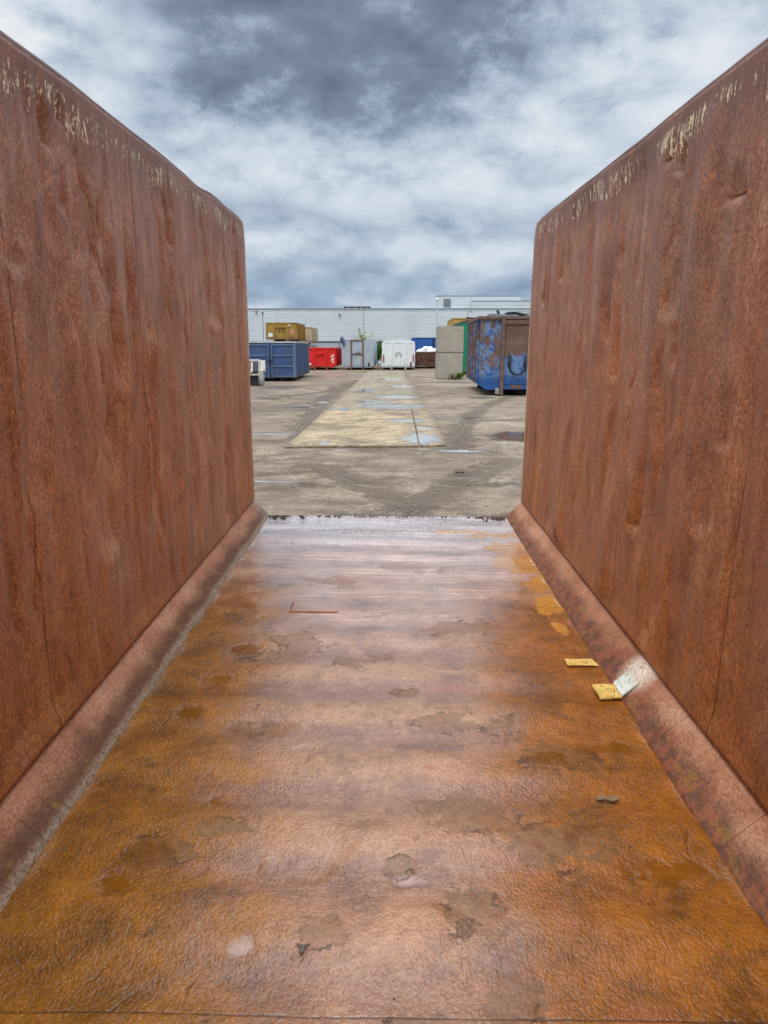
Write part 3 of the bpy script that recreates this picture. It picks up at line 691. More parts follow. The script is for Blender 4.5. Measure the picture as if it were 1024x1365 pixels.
def gplate(poly, label, z=.004, group=None, th=.016):
    """a thin slab laid on the yard, its outline subdivided and slightly warped"""
    (x0, y0), (x1, y1), (x2, y2), (x3, y3) = poly     # near-left, near-right, far-right, far-left
    nu, nv = 24, 40; V = []; rnd = random.Random(int(abs(x0*100)+y0*10))
    for layer in (0, 1):
        for i in range(nu+1):
            for j in range(nv+1):
                a, c = i/nu, j/nv
                xl, yl = x0+(x3-x0)*c, y0+(y3-y0)*c; xr, yr = x1+(x2-x1)*c, y1+(y2-y1)*c
                X, Y = xl+(xr-xl)*a, yl+(yr-yl)*a
                e = .012*mnoise.noise(Vector((X*2, Y*2, 1)))
                w = .010*mnoise.noise(Vector((X*.9, Y*.7, 3)))+.006
                Zz = z+max(w, 0)+(th if layer else 0)
                if not layer: Zz = z-.02
                V.append((X+e, Y+e, Zz))
    Fs = []; q = (nu+1)*(nv+1); ix = lambda i, j, l: l*q+i*(nv+1)+j
    for i in range(nu):
        for j in range(nv):
            Fs.append((ix(i, j, 1), ix(i+1, j, 1), ix(i+1, j+1, 1), ix(i, j+1, 1)))
    for i in range(nu):
        Fs.append((ix(i, 0, 0), ix(i+1, 0, 0), ix(i+1, 0, 1), ix(i, 0, 1))); Fs.append((ix(i+1, nv, 0), ix(i, nv, 0), ix(i, nv, 1), ix(i+1, nv, 1)))
    for j in range(nv):
        Fs.append((ix(0, j+1, 0), ix(0, j, 0), ix(0, j, 1), ix(0, j+1, 1))); Fs.append((ix(nu, j, 0), ix(nu, j+1, 0), ix(nu, j+1, 1), ix(nu, j, 1)))
    o = mesh_obj('ground_plate', V, Fs, MPL)
    tag(o, label, 'ground plate', group or 'sandy plates laid down the middle of the yard'); return o
gplate([(-1.80, 12.25), (-.93, 12.28), (-.86, 15.2), (-1.74, 15.2)], 'narrow sand-coloured ground plate at the near left corner of the track')
gplate([(-.915, 12.30), (.52, 12.36), (.60, 19.45), (-.845, 19.45)], 'wide sand-coloured ground plate in the middle of the nearest row')
gplate([(.555, 12.38), (1.00, 12.50), (1.06, 19.50), (.638, 19.47)], 'narrow ground plate with a bright puddle, right side of the nearest row')
gplate([(-1.74, 15.215), (-.87, 15.215), (-.855, 19.45), (-1.72, 19.45)], 'narrow ground plate behind the near left corner plate')
gplate([(-1.66, 19.56), (1.07, 19.58), (1.10, 26.2), (-1.60, 26.2)], 'wide wet ground plate just behind the nearest row, puddles across it')
gplate([(-1.62, 26.30), (1.10, 26.30), (1.14, 34.0), (-1.56, 34.0)], 'third ground plate along the track from the near end')
gplate([(-1.58, 34.12), (1.14, 34.12), (1.18, 42.0), (-1.50, 42.0)], 'fourth ground plate along the track from the near end')
gplate([(-1.52, 42.14), (1.18, 42.14), (1.22, 50.3), (-1.44, 50.3)], 'farthest ground plate, ending in front of the white container')

# ------------------------------------------------------------------ painted steel for the containers
def painted(name, c0, c1, rustc=lin(96, 58, 40), rust=.62, scale=2.2, rough=.5, dirt=.4, streak=True, rust2=None):
    m, n, b = mat(name); o = n.obj(); x, y, z = n.sep(o)[:3]
    a = n.noise(o, 1.3, 5, .6, .3); g = n.noise(n.scl(o, (1, 1, .35)), scale*3, 6, .7, .3); f = n.noise(o, 22, 4, .7)
    col = n.ramp(n.add(n.mul(a, .5), n.mul(f, .5)), [(.35, c0), (.65, c1)])
    st = n.noise(n.scl(o, (9, 9, .7)), 1, 5, .6, .2)
    col = n.mix(n.mul(n.sm(st, .5, .68), dirt), col, lin(96, 86, 76))
    k = n.sm(n.add(g, n.mul(n.sub(f, .5), .2)), rust, rust+.03)
    col = n.mix(k, col, n.ramp(f, [(.3, rustc), (.7, rust2 or tuple(min(1, c*1.9) for c in rustc[:3])+(1,))]))
    low = n.mul(n.sm(n.add(z, n.mul(n.sub(g, .5), .4)), .42, .15), .55)
    col = n.mix(low, col, lin(92, 82, 72))
    setb(n, b, col, n.lerp(k, rough, .8), spec=.4, normal=n.bump(n.add(n.mul(f, .4), n.mul(k, -.6)), .3, .004))
    return m
M_NAVY = painted('navy_paint', lin(46, 70, 110), lin(70, 97, 140), lin(84, 74, 70), .66, dirt=.5)
M_NAVYL = painted('light_navy_paint', lin(80, 100, 130), lin(108, 127, 156), lin(90, 78, 72), .68)
M_PALE = painted('pale_grey_paint', lin(170, 172, 172), lin(198, 200, 198), lin(110, 90, 74), .66)
M_MUST = painted('mustard_paint', lin(150, 116, 46), lin(182, 146, 62), lin(96, 66, 40), .62, dirt=.45)
M_BEIGE = painted('beige_paint', lin(186, 172, 140), lin(208, 196, 166), lin(120, 96, 70), .66)
M_RED = painted('red_paint', lin(206, 28, 20), lin(234, 44, 32), lin(120, 30, 24), .74, dirt=.12)
M_GREY = painted('silver_grey_paint', lin(156, 164, 172), lin(186, 194, 200), lin(126, 110, 98), .69, dirt=.25)
M_WHITE = painted('white_paint', lin(224, 226, 224), lin(240, 242, 240), lin(170, 160, 146), .74, dirt=.14)
M_BRN = painted('brown_rust_paint', lin(92, 62, 52), lin(122, 84, 70), lin(66, 40, 32), .52, dirt=.3)
M_BLUEB = painted('plain_blue_paint', lin(40, 84, 156), lin(56, 104, 178), lin(80, 66, 60), .7, dirt=.2)
M_GREEN = painted('green_paint', lin(0, 112, 84), lin(14, 136, 104), lin(80, 66, 54), .75, dirt=.15)
M_OCHRE = painted('ochre_paint', lin(178, 140, 76), lin(200, 164, 98), lin(120, 84, 50), .66, dirt=.2)
M_FRAME = rust_plain('rusty_frame_steel', lin(84, 62, 54), lin(132, 100, 84), .7, 9)
M_BLACK = rust_plain('black_steel', lin(24, 24, 26), lin(48, 48, 50), .6, 9)
M_WFRAME = painted('worn_white_paint', lin(164, 160, 150), lin(204, 201, 192), lin(130, 112, 92), .58, dirt=.3)
M_BROWNIN = rust_plain('brown_rusted_plate', lin(96, 66, 50), lin(150, 112, 88), .8, 12)
def peeling_blue(name, door):
    m, n, b = mat(name); o = n.obj(); x, y, z = n.sep(o)[:3]
    f = n.noise(o, 24, 4, .7); g = n.noise(n.scl(o, (1, 1, .6)), 4.2, 8, .72, .4); a = n.noise(o, 1.2, 4, .55, .4)
    pale = n.mul(n.sm(n.noise(n.v('ADD', o, (3, 1, 4)), 3.2, 7, .7), .42, .52), n.sm(z, .5, .8))
    blue = n.mix(pale, n.ramp(f, [(.3, lin(32, 72, 128)), (.7, lin(52, 98, 156))]), lin(108, 134, 170))
    rust = n.ramp(n.add(n.mul(f, .5), n.mul(a, .5)), [(.35, lin(78, 56, 46)), (.5, lin(110, 82, 66)), (.65, lin(136, 106, 84))])
    if door: k = n.mul(n.sm(n.add(z, n.mul(n.sub(g, .5), .9), n.mul(n.sub(f, .5), .3)), 1.34, 1.5), 1)
    else:
        k1 = n.sm(n.add(g, n.mul(n.sub(f, .5), .45), n.mul(n.sm(z, .3, 1.9), .12), n.mul(n.sub(a, .5), .3)), .60, .625)
        k = n.mul(k1, n.sm(z, .42, .62))
    col = n.mix(k, blue, rust)
    col = n.mix(n.mul(n.sm(n.noise(n.v('ADD', o, (7, 2, 1)), 9, 6, .75), .63, .66), k), col, lin(150, 168, 190))
    setb(n, b, col, n.lerp(k, .42, .8), spec=.4, normal=n.bump(n.add(f, n.mul(k, -.8)), .35, .005))
    return m
M_PEEL, M_DOOR = peeling_blue('peeling_blue_paint', False), peeling_blue('blue_door_paint_rusted_above', True)
def hazard(name, ca, cb, ang):
    m, n, b = mat(name); o = n.obj(); x, y, z = n.sep(o)[:3]
    k = n.m('GREATER_THAN', n.m('FRACT', n.mul(n.add(z, n.mul(x, ang)), 4.2)), .5)
    setb(n, b, n.mix(k, ca, cb), .4); return m
M_HZ_L = hazard('red_white_stripes', lin(236, 236, 232), lin(206, 40, 34), .8)
M_HZ_R = hazard('red_white_stripes_mirrored', lin(236, 236, 232), lin(206, 40, 34), -.8)
M_HZ_DK = hazard('dark_red_white_stripes', lin(214, 120, 116), lin(96, 40, 48), 1.0)
M_HZ_DK2 = hazard('dark_red_white_stripes_mirrored', lin(214, 120, 116), lin(96, 40, 48), -1.0)

def shell(W, L, z0, H, ch=.0, t=.05, rib=None, rib_sides=(-1, 1), open_top=True, ribw=.08, ribd=.06):
    """an open steel box: outline with chamfered bottom edges, side ribs"""
    mb = MB(); h = W/2
    if ch: poly = [(-h+ch, z0), (h-ch, z0), (h, z0+ch), (h, H), (-h, H), (-h, z0+ch)]
    else: poly = [(-h, z0), (h, z0), (h, H), (-h, H)]
    if open_top:
        n = len(poly)
        mb.prism(poly, 'y', 0, t); mb.prism(poly, 'y', L-t, L)
        mb.box(-h+ch, h-ch, t, L-t, z0, z0+t)
        for s in (-1, 1):
            if ch: mb.prism([(s*(h-ch), z0), (s*h, z0+ch), (s*h, H), (s*(h-t), H), (s*(h-t), z0+ch+t*.4), (s*(h-ch-t*.4), z0+t)][::s], 'y', t, L-t)
            else: mb.prism([(s*(h-t), z0), (s*h, z0), (s*h, H), (s*(h-t), H)][::s], 'y', t, L-t)
    else: mb.prism(poly, 'y', 0, L)
    if rib:
        k = max(2, int(L/rib))
        for s in rib_sides:
            for i in range(k+1):
                y = .03+(L-.06-ribw)*i/k
                mb.box(min(s*h, s*(h+ribd)), max(s*h, s*(h+ribd)), y, y+ribw, z0+ch*.6, H-.06)
    return mb
def skids(root, L, x, z, m, roller=True):
    for s in (-1, 1):
        MB().box(s*x-.05, s*x+.05, .05, L-.05, .06 if roller else 0, z).build('skid', m, root)
        if roller: MB().tube([(s*x-.09, .12, .075), (s*x+.09, .12, .075)], .075, 12).build('roller', m, root)
def top_frame(root, W, L, H, m, w=.07, proud=.02, hh=.08):
    mb = MB(); h = W/2+proud
    mb.box(-h, h, -proud, w, H, H+hh, .008); mb.box(-h, h, L-w, L+proud, H, H+hh, .008)
    for s in (-1, 1): mb.box(min(s*(h-w), s*h), max(s*(h-w), s*h), w+.001, L-w-.001, H, H+hh, .008)
    return mb.build('top_rim', m, root)
def hook_bow(root, z, w, m, y=-.06, r=.022, up=.26, name='hook_bar'):
    pts = [(-w, y+.04, z-up), (-w, y, z-up*.5), (-w*.9, y-.03, z-.06), (-w*.45, y-.05, z), (w*.45, y-.05, z), (w*.9, y-.03, z-.06), (w, y, z-up*.5), (w, y+.04, z-up)]
    return MB().tube(pts, r, 8).build(name, m, root, True)

# 1 navy container at left
def navy():
    W, L, H = 2.42, 7.4, 1.86
    e = empty('waste_container', (-5.90, 36.15, 0), R(1.2))
    tag(e, 'navy blue container with double doors and ribbed side, mustard box showing above it', 'container', 'containers standing round the yard')
    shell(W, L, .16, H, 0, .05, rib=.34, ribw=.16, ribd=.05).build('body', M_NAVY, e)
    rim = top_frame(e, W, L, H, M_PALE, .09, .06, .07)
    for s in (-1, 1):
        d = MB(); x0, x1 = sorted((s*.045, s*(W/2-.02)))
        d.box(x0, x1, -.03, -.002, .20, H-.05); d.build('door', M_NAVY, e)
        door = e.children[-1] if e.children else None
        fr = MB()
        for xx in (x0, x1-.07): fr.box(xx, xx+.07, -.075, -.031, .20, H-.05)
        for zz in (.20, .70, 1.22, H-.12): fr.box(x0+.071, x1-.071, -.072, -.031, zz, zz+.07)
        fr.build('door_frame', M_NAVYL, door)
        MB().tube([(s*.085, -.10, .12), (s*.085, -.10, H-.02)], .02, 8).build('lock_rod', M_NAVYL, e)
    for s in (-1, 1): MB().box(min(s*(W/2-.02), s*(W/2+.05)), max(s*(W/2-.02), s*(W/2+.05)), -.085, .05, .16, H-.002, .006).build('corner_post', M_NAVYL, e)
    MB().box(-.13, .13, -.13, -.076, .95, 1.03).build('latch', M_BLACK, e)
    skids(e, L, .55, .159, M_BLACK)
navy()

def stack_box(name, label, loc, rz, W, L, z0, z1, m, front=None, grp='containers standing round the yard', rib=.5, mrim=None, ribsides=(-1, 1), ch=0):
    e = empty(name, loc, rz); tag(e, label, 'container', grp)
    H = z1-z0
    shell(W, L, .14, H-.07, ch, .05, rib=rib, rib_sides=ribsides).build('body', m, e)
    top_frame(e, W, L, H-.07, mrim or m, .07, .04, .07)
    skids(e, L, .53, .139, m, False)
    return e, W, L, H
# 2 mustard container on its hidden support
def mustard():
    e, W, L, H = stack_box('waste_container', 'mustard yellow container stacked up high behind the navy one', (-7.83, 53.2, 2.02), R(-.5), 2.16, 5.0, 2.02, 3.36, M_MUST, rib=.42)
    for x in (-.58, .42): MB().box(x, x+.12, -.11, -.002, .02, H-.075).build('front_post', M_MUST, e)
    for z0, z1 in ((.98, 1.06), (.16, .24)): MB().box(-.455, .415, -.07, -.003, z0, z1).build('crossbar', M_MUST, e)
    hook_bow(e, .93, .16, M_BLACK)
    MB().box(-.95, -.62, -.018, -.002, .34, .60).build('notice_plate', M_WHITE, e)
    mt, n, b = mat('faded_pink_plate'); setb(n, b, n.ramp(n.noise(n.obj(), 14, 4), [(.4, lin(196, 150, 120)), (.6, lin(206, 120, 100))]), .6)
    MB().box(.62, .92, -.018, -.002, .52, .86).build('notice_plate', mt, e)
    MB().box(.60, .96, -.02, -.002, .22, .36).build('notice_plate', M_BROWNIN, e)
    lamp_m, n, b = mat('white_enamel'); setb(n, b, lin(235, 235, 230), .4)
    MB().tube([(.60, -.06, 1.14), (.60, -.01, 1.14)], .07, 12).build('round_marker', lamp_m, e)
    s, *_ = stack_box('waste_container', 'brown container carrying the mustard yellow one', (-7.83, 53.2, 0), R(-.5), 2.16, 5.0, 0, 2.018, M_BRN, rib=.5)
    e2, *_ = stack_box('waste_container', 'pale beige container stacked beyond the mustard yellow one', (-7.45, 58.9, 1.82), 0, 2.3, 5, 1.82, 3.20, M_BEIGE, rib=.6)
    s2, *_ = stack_box('waste_container', 'grey container carrying the pale beige one', (-7.45, 58.9, 0), 0, 2.3, 5, 0, 1.818, M_GREY, rib=.6)
mustard()
# 3 red low container
def redc():
    W, L, H = 2.16, 5.6, 1.50
    e = empty('waste_container', (-5.05, 53.55, 0), R(-.4)); tag(e, 'bright red low open container with hook and striped warning plate', 'container', 'containers standing round the yard')
    shell(W, L, .17, H, .16, .05, rib=.9, ribw=.1).build('body', M_RED, e)
    top_frame(e, W, L, H, M_RED, .10, .05, .09)
    for x in (-.44, .44): MB().box(x-.055, x+.055, -.10, -.002, .06, H-.002).build('front_post', M_RED, e)
    MB().box(-.383, .383, -.06, -.002, 1.08, 1.16).build('crossbar', M_RED, e)
    MB().box(-.383, .383, -.05, -.002, .22, .30).build('crossbar', M_RED, e)
    hook_bow(e, 1.18, .18, M_RED, up=.3)
    MB().box(.76, .98, -.014, -.002, .52, 1.12).build('warning_plate', M_HZ_R, e)
    MB().box(-.90, -.70, -.014, -.002, .34, .48).build('notice_plate', M_WHITE, e)
    MB().box(-.80, -.76, .02, .06, H+.091, H+.24).build('lashing_post', M_RED, e)
    MB().box(.80, .84, .5, .54, H+.091, H+.22).build('lashing_post', M_RED, e)
    skids(e, L, .44, .168, M_RED)
redc()
# 4 silver-grey container
def greyc():
    W, L, H = 2.26, 6.2, 2.10
    e = empty('waste_container', (-2.30, 53.5, 0), R(-1.4)); tag(e, 'silver-grey container with two rusty uprights and a blue rag on its corner', 'container', 'containers standing round the yard')
    shell(W, L, .16, H, .14, .05, rib=None).build('body', M_GREY, e)
    top_frame(e, W, L, H, M_GREY, .06, .015, .05)
    for x in (-.50, .36): MB().box(x-.045, x+.045, -.09, -.002, .03, H+.04).build('front_post', M_FRAME, e)
    MB().box(-.454, .314, -.07, -.002, 1.12, 1.18).build('crossbar', M_FRAME, e)
    MB().box(-.454, .314, -.05, -.016, H-.02, H+.05).build('crossbar', M_FRAME, e)
    hook_bow(e, 1.28, .15, M_FRAME, up=.2, r=.03)
    MB().box(.72, .84, -.02, -.002, .25, .52).build('bracket', M_BLACK, e)
    skids(e, L, .45, .159, M_BLACK)
    rag = MB(); rnd = random.Random(4); bm = bmesh.new(); bmesh.ops.create_icosphere(bm, subdivisions=3, radius=.2)
    for v in bm.verts:
        k = 1+.5*mnoise.noise(v.co*7); v.co = Vector((v.co.x*k*.9, v.co.y*k*.6, v.co.z*k*1.3-.12*(1 if v.co.x > 0 else 0)))
    rag._bm(bm); o = rag.build('rag', M_BLUEB, None, True); o.location = (-3.40, 53.42, 2.13)
    tag(o, 'crumpled blue rag caught on the top left corner of the silver-grey container', 'rag')
greyc()
# 5 white closed container
def whitec():
    W, L, H = 2.42, 6.0, 1.95
    e = empty('waste_container', (.66, 53.6, 0), R(-.6)); tag(e, 'white closed container with domed roof and red-striped edges', 'container', 'containers standing round the yard')
    h = W/2; ch = .1
    def body_poly(): return [(-h+ch, .17), (h-ch, .17), (h, .17+ch), (h, H-.001), (-h, H-.001), (-h, .17+ch)]
    MB().prism(body_poly(), 'y', 0, L).build('body', M_WHITE, e)
    top = [(-h, H+.002)]+[(h*math.cos(PI-PI*i/12)*.985, H+.002+.22*math.sin(PI*i/12)) for i in range(13)]+[(h, H+.002)]
    MB().prism(top, 'y', .04, L-.04).build('roof', M_WHITE, e)
    MB().prism([(-h, H-.05), (h, H-.05)]+[(h*math.cos(PI*i/12)*.99, H+.24*math.sin(PI*i/12)) for i in range(13)], 'y', -.02, .035).build('front_header', M_WHITE, e)
    for x in (-.50, .52): MB().box(x-.06, x+.06, -.08, -.002, .04, H-.065, .01).build('front_post', M_WHITE, e)
    MB().box(-.435, .455, -.03, -.002, .2, .95, .008).build('front_plate', M_WHITE, e)
    hook_bow(e, 1.22, .19, M_FRAME, up=.42, r=.024, y=-.04)
    for s, mm in ((-1, M_HZ_DK), (1, M_HZ_DK2)):
        MB().box(s*1.09-.055, s*1.09+.055, -.014, -.002, .52, 1.08).build('warning_plate', mm, e)
    MB().box(.84, .98, -.06, -.002, .2, .55, .01).build('bracket', M_FRAME, e)
    MB().box(-1.52, -1.22, .6, .9, .42, .62, .02).build('side_step', M_WHITE, e)
    skids(e, L, .5, .169, M_WHITE)
whitec()
# 6 brown container with sacks and the blue one behind it
def brownc():
    W, L, H = 2.5, 5.5, 1.20
    e = empty('waste_container', (3.34, 56.9, 0), 0); tag(e, 'low brown rusted container heaped with white sacks', 'container', 'containers standing round the yard')
    shell(W, L, .12, H, 0, .05, rib=.6).build('body', M_BRN, e)
    top_frame(e, W, L, H, M_FRAME, .08, .03, .07)
    for x in (-.45, .45): MB().box(x-.05, x+.05, -.09, -.002, .0, H-.002).build('front_post', M_BRN, e)
    MB().box(-.399, .399, -.05, -.002, .68, .74).build('crossbar', M_BRN, e)
    MB().box(-1.2, -.51, -.05, -.002, .14, .20).build('crossbar', M_PALE, e)
    skids(e, L, .45, .119, M_BLACK, False)
    mt, n, b = mat('white_sack_fabric'); f = n.noise(n.obj(), 9, 4); setb(n, b, n.ramp(f, [(.3, lin(206, 208, 210)), (.6, lin(240, 242, 244))]), .7, normal=n.bump(f, .6, .03))
    spec = [(2.55, 57.5, 1.18, .42, 'white sack at the left end of the brown container'), (3.0, 57.6, 1.33, .48, 'largest white sack, heaped highest in the brown container'),
            (3.62, 57.4, 1.20, .45, 'white sack next to the concrete blocks in the brown container'), (3.35, 58.6, 1.2, .4, 'white sack lying further back in the brown container')]
    for i, (x, y, z, r, lab) in enumerate(spec):
        bm = bmesh.new(); bmesh.ops.create_icosphere(bm, subdivisions=4, radius=r)
        for v in bm.verts:
            k = 1+.35*mnoise.noise(v.co*3.5+Vector((i*5, 0, 0)))+.12*mnoise.noise(v.co*11+Vector((i*5, 3, 0)))
            v.co = Vector((v.co.x*k*1.1, v.co.y*k*.8, v.co.z*k*.72))
        o = MB()._bm(bm).build('sack', mt, None, True); o.location = (x, y, z); tag(o, lab, 'sack', 'white sacks in the brown container')
    e, *_ = stack_box('waste_container', 'plain blue container behind the brown one with white sacks', (3.40, 63.2, 0), 0, 2.7, 5, 0, 2.42, M_BLUEB, rib=.6)
    MB().box(.30, .42, -.07, -.002, .1, 2.34).build('front_post', M_BLACK, e)
    MB().box(-1.30, -1.2, -.07, -.002, .1, 2.34).build('front_post', M_BLUEB, e)
brownc()
# 7 large peeling blue container at right
def bigblue():
    W, L, H, z0 = 2.62, 5.6, 2.62, .20
    e = empty('waste_container', (4.50, 25.70, 0), R(-2.2)); tag(e, 'large peeling blue container with rusted door and hanging hook bar, at right', 'container', 'containers standing round the yard')
    h = W/2; ch = .24
    mb = MB(); poly = [(-h+ch, z0), (h-ch, z0), (h, z0+ch*.7), (h, H), (-h, H), (-h, z0+ch*.7)]
    mb.prism(poly, 'y', .03, .09); mb.prism(poly, 'y', L-.06, L)
    for s in (-1, 1):
        mb.prism([(s*(h-ch), z0), (s*h, z0+ch*.7), (s*h, H), (s*(h-.05), H), (s*(h-.05), z0+ch*.7), (s*(h-ch), z0+.06)][::s], 'y', .09, L-.06)
    mb.box(-h+ch, h-ch, .09, L-.06, z0, z0+.05)
    mb.build('body', M_PEEL, e)
    for s in (-1, 1):
        for i in range(8):
            y = .30+i*.72
            r = MB().box(min(s*(h+.002), s*(h+.09)), max(s*(h+.002), s*(h+.09)), y, y+.11, z0+.2, H-.02, .01).build('side_rib', M_FRAME if i % 2 else M_PEEL, e)
    rim = MB(); rim.box(-h-.09, h+.09, -.06, .10, H, H+.11, .02); rim.box(-h-.09, h+.09, L-.1, L+.05, H, H+.11, .02)
    for s in (-1, 1): rim.box(min(s*(h-.05), s*(h+.09)), max(s*(h-.05), s*(h+.09)), .101, L-.101, H, H+.11, .02)
    rim.build('top_rim', M_FRAME, e)
    for x in (-.53, .53): MB().box(x-.062, x+.062, -.15, .028, .03, H-.002, .015).build('front_post', M_FRAME, e)
    dr = MB().box(-.466, .466, -.05, .027, z0+.02, 2.30, .01).build('door', M_DOOR, e)
    MB().box(-.466, .466, -.09, -.005, 2.45, 2.58, .015).build('crossbar', M_FRAME, e)
    MB().box(-.466, .466, -.035, .028, 2.302, 2.448).build('header_plate', M_FRAME, e)
    MB().box(-.45, .45, -.075, -.052, z0+.2, z0+.25).build('crossbar', M_DOOR, e)
    MB().box(-.2, .2, -.062, -.052, z0+.05, z0+.17).build('recess_plate', M_FRAME, e)
    # hanging hook bar: two ear plates, chain-like links and a bowed bar
    for s in (-1, 1):
        MB().box(s*.27-.035, s*.27+.035, -.13, -.052, 1.22, 1.40, .01).build('hook_ear', M_BLACK, e)
        MB().box(s*.27-.055, s*.27+.055, -.075, -.051, .98, 1.20, .01).build('hook_ear', M_BLACK, e)
    pts = [(-.27, -.14, 1.34), (-.27, -.16, 1.02), (-.235, -.165, .86), (-.12, -.17, .76), (0, -.175, .735), (.12, -.17, .76), (.235, -.165, .86), (.27, -.16, 1.02), (.27, -.14, 1.34)]
    MB().tube(pts, .036, 10).build('hook_bar', M_BLACK, e, True)
    MB().box(-.74, -.60, -.12, .02, .05, .26, .015).build('roller_bracket', M_PALE, e)
    skids(e, L, .53, .199, M_FRAME)
    for s in (-1, 1): MB().tube([(s*.9-.08, 4.6, .10), (s*.9+.08, 4.6, .10)], .10, 14).build('rear_roller', M_BLACK, e)
    # faint chalk scrawl on the rusted part of the door
    mt, n, b = mat('faint_chalk'); setb(n, b, lin(150, 150, 148), .9)
    rnd = random.Random(8)
    for i, x in enumerate((-.34, -.24, -.15, -.06, .14, .24, .33)):
        if i in (0, 4): pts = [(x+.035*math.cos(q), -.0535, 1.86+.06*math.sin(q)) for q in np.linspace(0, 5.4, 10)]
        else: pts = [(x+rnd.uniform(-.03, .03), -.0535, 1.80+.11*t+rnd.uniform(-.02, .02)) for t in np.linspace(0, 1, 4)]
        MB().tube(pts, .005, 5).build('chalk_letter', mt, dr)
    # what sticks out of the top
    mt, n, b = mat('black_plastic_sheet'); f = n.noise(n.obj(), 6, 5); setb(n, b, n.ramp(f, [(.35, lin(20, 22, 26)), (.65, lin(60, 66, 74))]), .35, normal=n.bump(f, .8, .05))
    nu, nv = 60, 60; xs = np.linspace(-1.24, 1.24, nu); ys = np.linspace(.14, 4.2, nv); Yg, Xg = np.meshgrid(ys, xs, indexing='ij')
    Z = 2.56+.26*sstep(fbm(Xg*1.6, Yg*1.2, 17, 4)+.25, 0, .6)*sstep(1.24-np.abs(Xg), 0, .3)*sstep(Yg, .14, .5)+.05*fbm(Xg*7, Yg*7, 19, 3)
    V = np.stack([Xg.ravel(), Yg.ravel(), Z.ravel()], -1)
    o = np_mesh('plastic_sheeting', V, grid_faces(nv, nu, True), mt); o.location = e.location; o.rotation_euler = e.rotation_euler
    tag(o, 'crumpled black plastic sheeting heaped in the peeling blue container', 'plastic sheeting')
    o = MB().tube([(0, 0, 0), (-.05, .05, .16), (-.13, .1, .36)], .05, 10).build('pipe_end', M_BLACK); o.location = (4.02, 26.6, 2.60)
    tag(o, 'short black pipe end poking up from the peeling blue container', 'pipe')
    for i, (x0, y0, x1, y1, z, r, lab) in enumerate([(4.15, 26.5, 5.4, 26.9, 2.83, .045, 'black hose lying along the top of the peeling blue container'), (4.7, 26.2, 5.6, 26.5, 2.80, .03, 'thin grey cable lying over the black sheeting')]):
        pts = [(x0+(x1-x0)*t, y0+(y1-y0)*t, z+.05*math.sin(t*7+i)) for t in np.linspace(0, 1, 12)]
        o = MB().tube(pts, r, 8).build('hose' if i == 0 else 'cable', M_BLACK if i == 0 else M_PALE, None, True); tag(o, lab, 'hose' if i == 0 else 'cable')
bigblue()
# 8 concrete blocks, green and ochre containers, planks
def conc_mat():
    m, n, b = mat('washed_aggregate_concrete'); o = n.obj()
    v = n.sep(n.voro(o, 34, out='Color'))[0]; f = n.noise(o, 40, 4, .7); a = n.noise(o, 1.6, 5, .6, .3)
    col = n.ramp(n.add(n.mul(v, .45), n.mul(f, .35), n.mul(a, .3)), [(.2, lin(144, 134, 120)), (.5, lin(164, 154, 140)), (.8, lin(184, 174, 158))])
    setb(n, b, col, .85, spec=.3, normal=n.bump(n.add(v, f), .6, .012)); return m
MCON = conc_mat()
for i, (z0, lab) in enumerate(((0, 'lower block of the two pebbly concrete blocks, weeds at its foot'), (1.372, 'upper block of the two stacked pebbly concrete blocks'))):
    mb = MB(); bm = bmesh.new(); bmesh.ops.create_cube(bm, size=1)
    for v in bm.verts: v.co = Vector((v.co.x*1.34, v.co.y*1.5, (v.co.z+.5)*1.365))
    bmesh.ops.bevel(bm, geom=bm.edges[:], offset=.035, segments=2, affect='EDGES')
    o = mb._bm(bm).build('concrete_block', MCON); o.location = (3.22+.012*i, 39.5, z0); o.rotation_euler = (0, 0, R(1.0+.6*i))
    tag(o, lab, 'concrete block', 'stacked concrete blocks')
ge, *_ = stack_box('waste_container', 'tall green container between the concrete blocks and the peeling blue one', (5.70, 44.6, 0), R(.5), 2.5, 6, 0, 3.18, M_GREEN, rib=.6, mrim=M_FRAME)
oe, *_ = stack_box('waste_container', 'tall ochre container showing only its top above the concrete blocks', (5.72, 51.6, 0), 0, 2.5, 5, 0, 3.62, M_OCHRE, rib=.6)
M_WOOD = rust_plain('old_wood', lin(110, 86, 62), lin(164, 134, 98), .8, 9); M_WOODD = rust_plain('dark_old_wood', lin(48, 40, 34), lin(84, 70, 58), .8, 9)
for i, (x, y, z, l, rz, rx, m, lab) in enumerate([(5.35, 45.2, 3.20, 1.5, .1, .06, M_WOOD, 'pale plank lying across the front of the green container'),
        (5.6, 45.7, 3.32, 1.7, -.12, .05, M_WOODD, 'dark plank sticking up highest from the green container'), (5.1, 45.0, 3.18, .9, .3, -.1, M_WOODD, 'short dark board at the left corner of the green container')]):
    o = MB().box(-l/2, l/2, -.12, .12, 0, .09, .006).build('plank', m); o.location = (x, y, z); o.rotation_euler = (0, rx, rz); tag(o, lab, 'plank', 'planks on the green container')

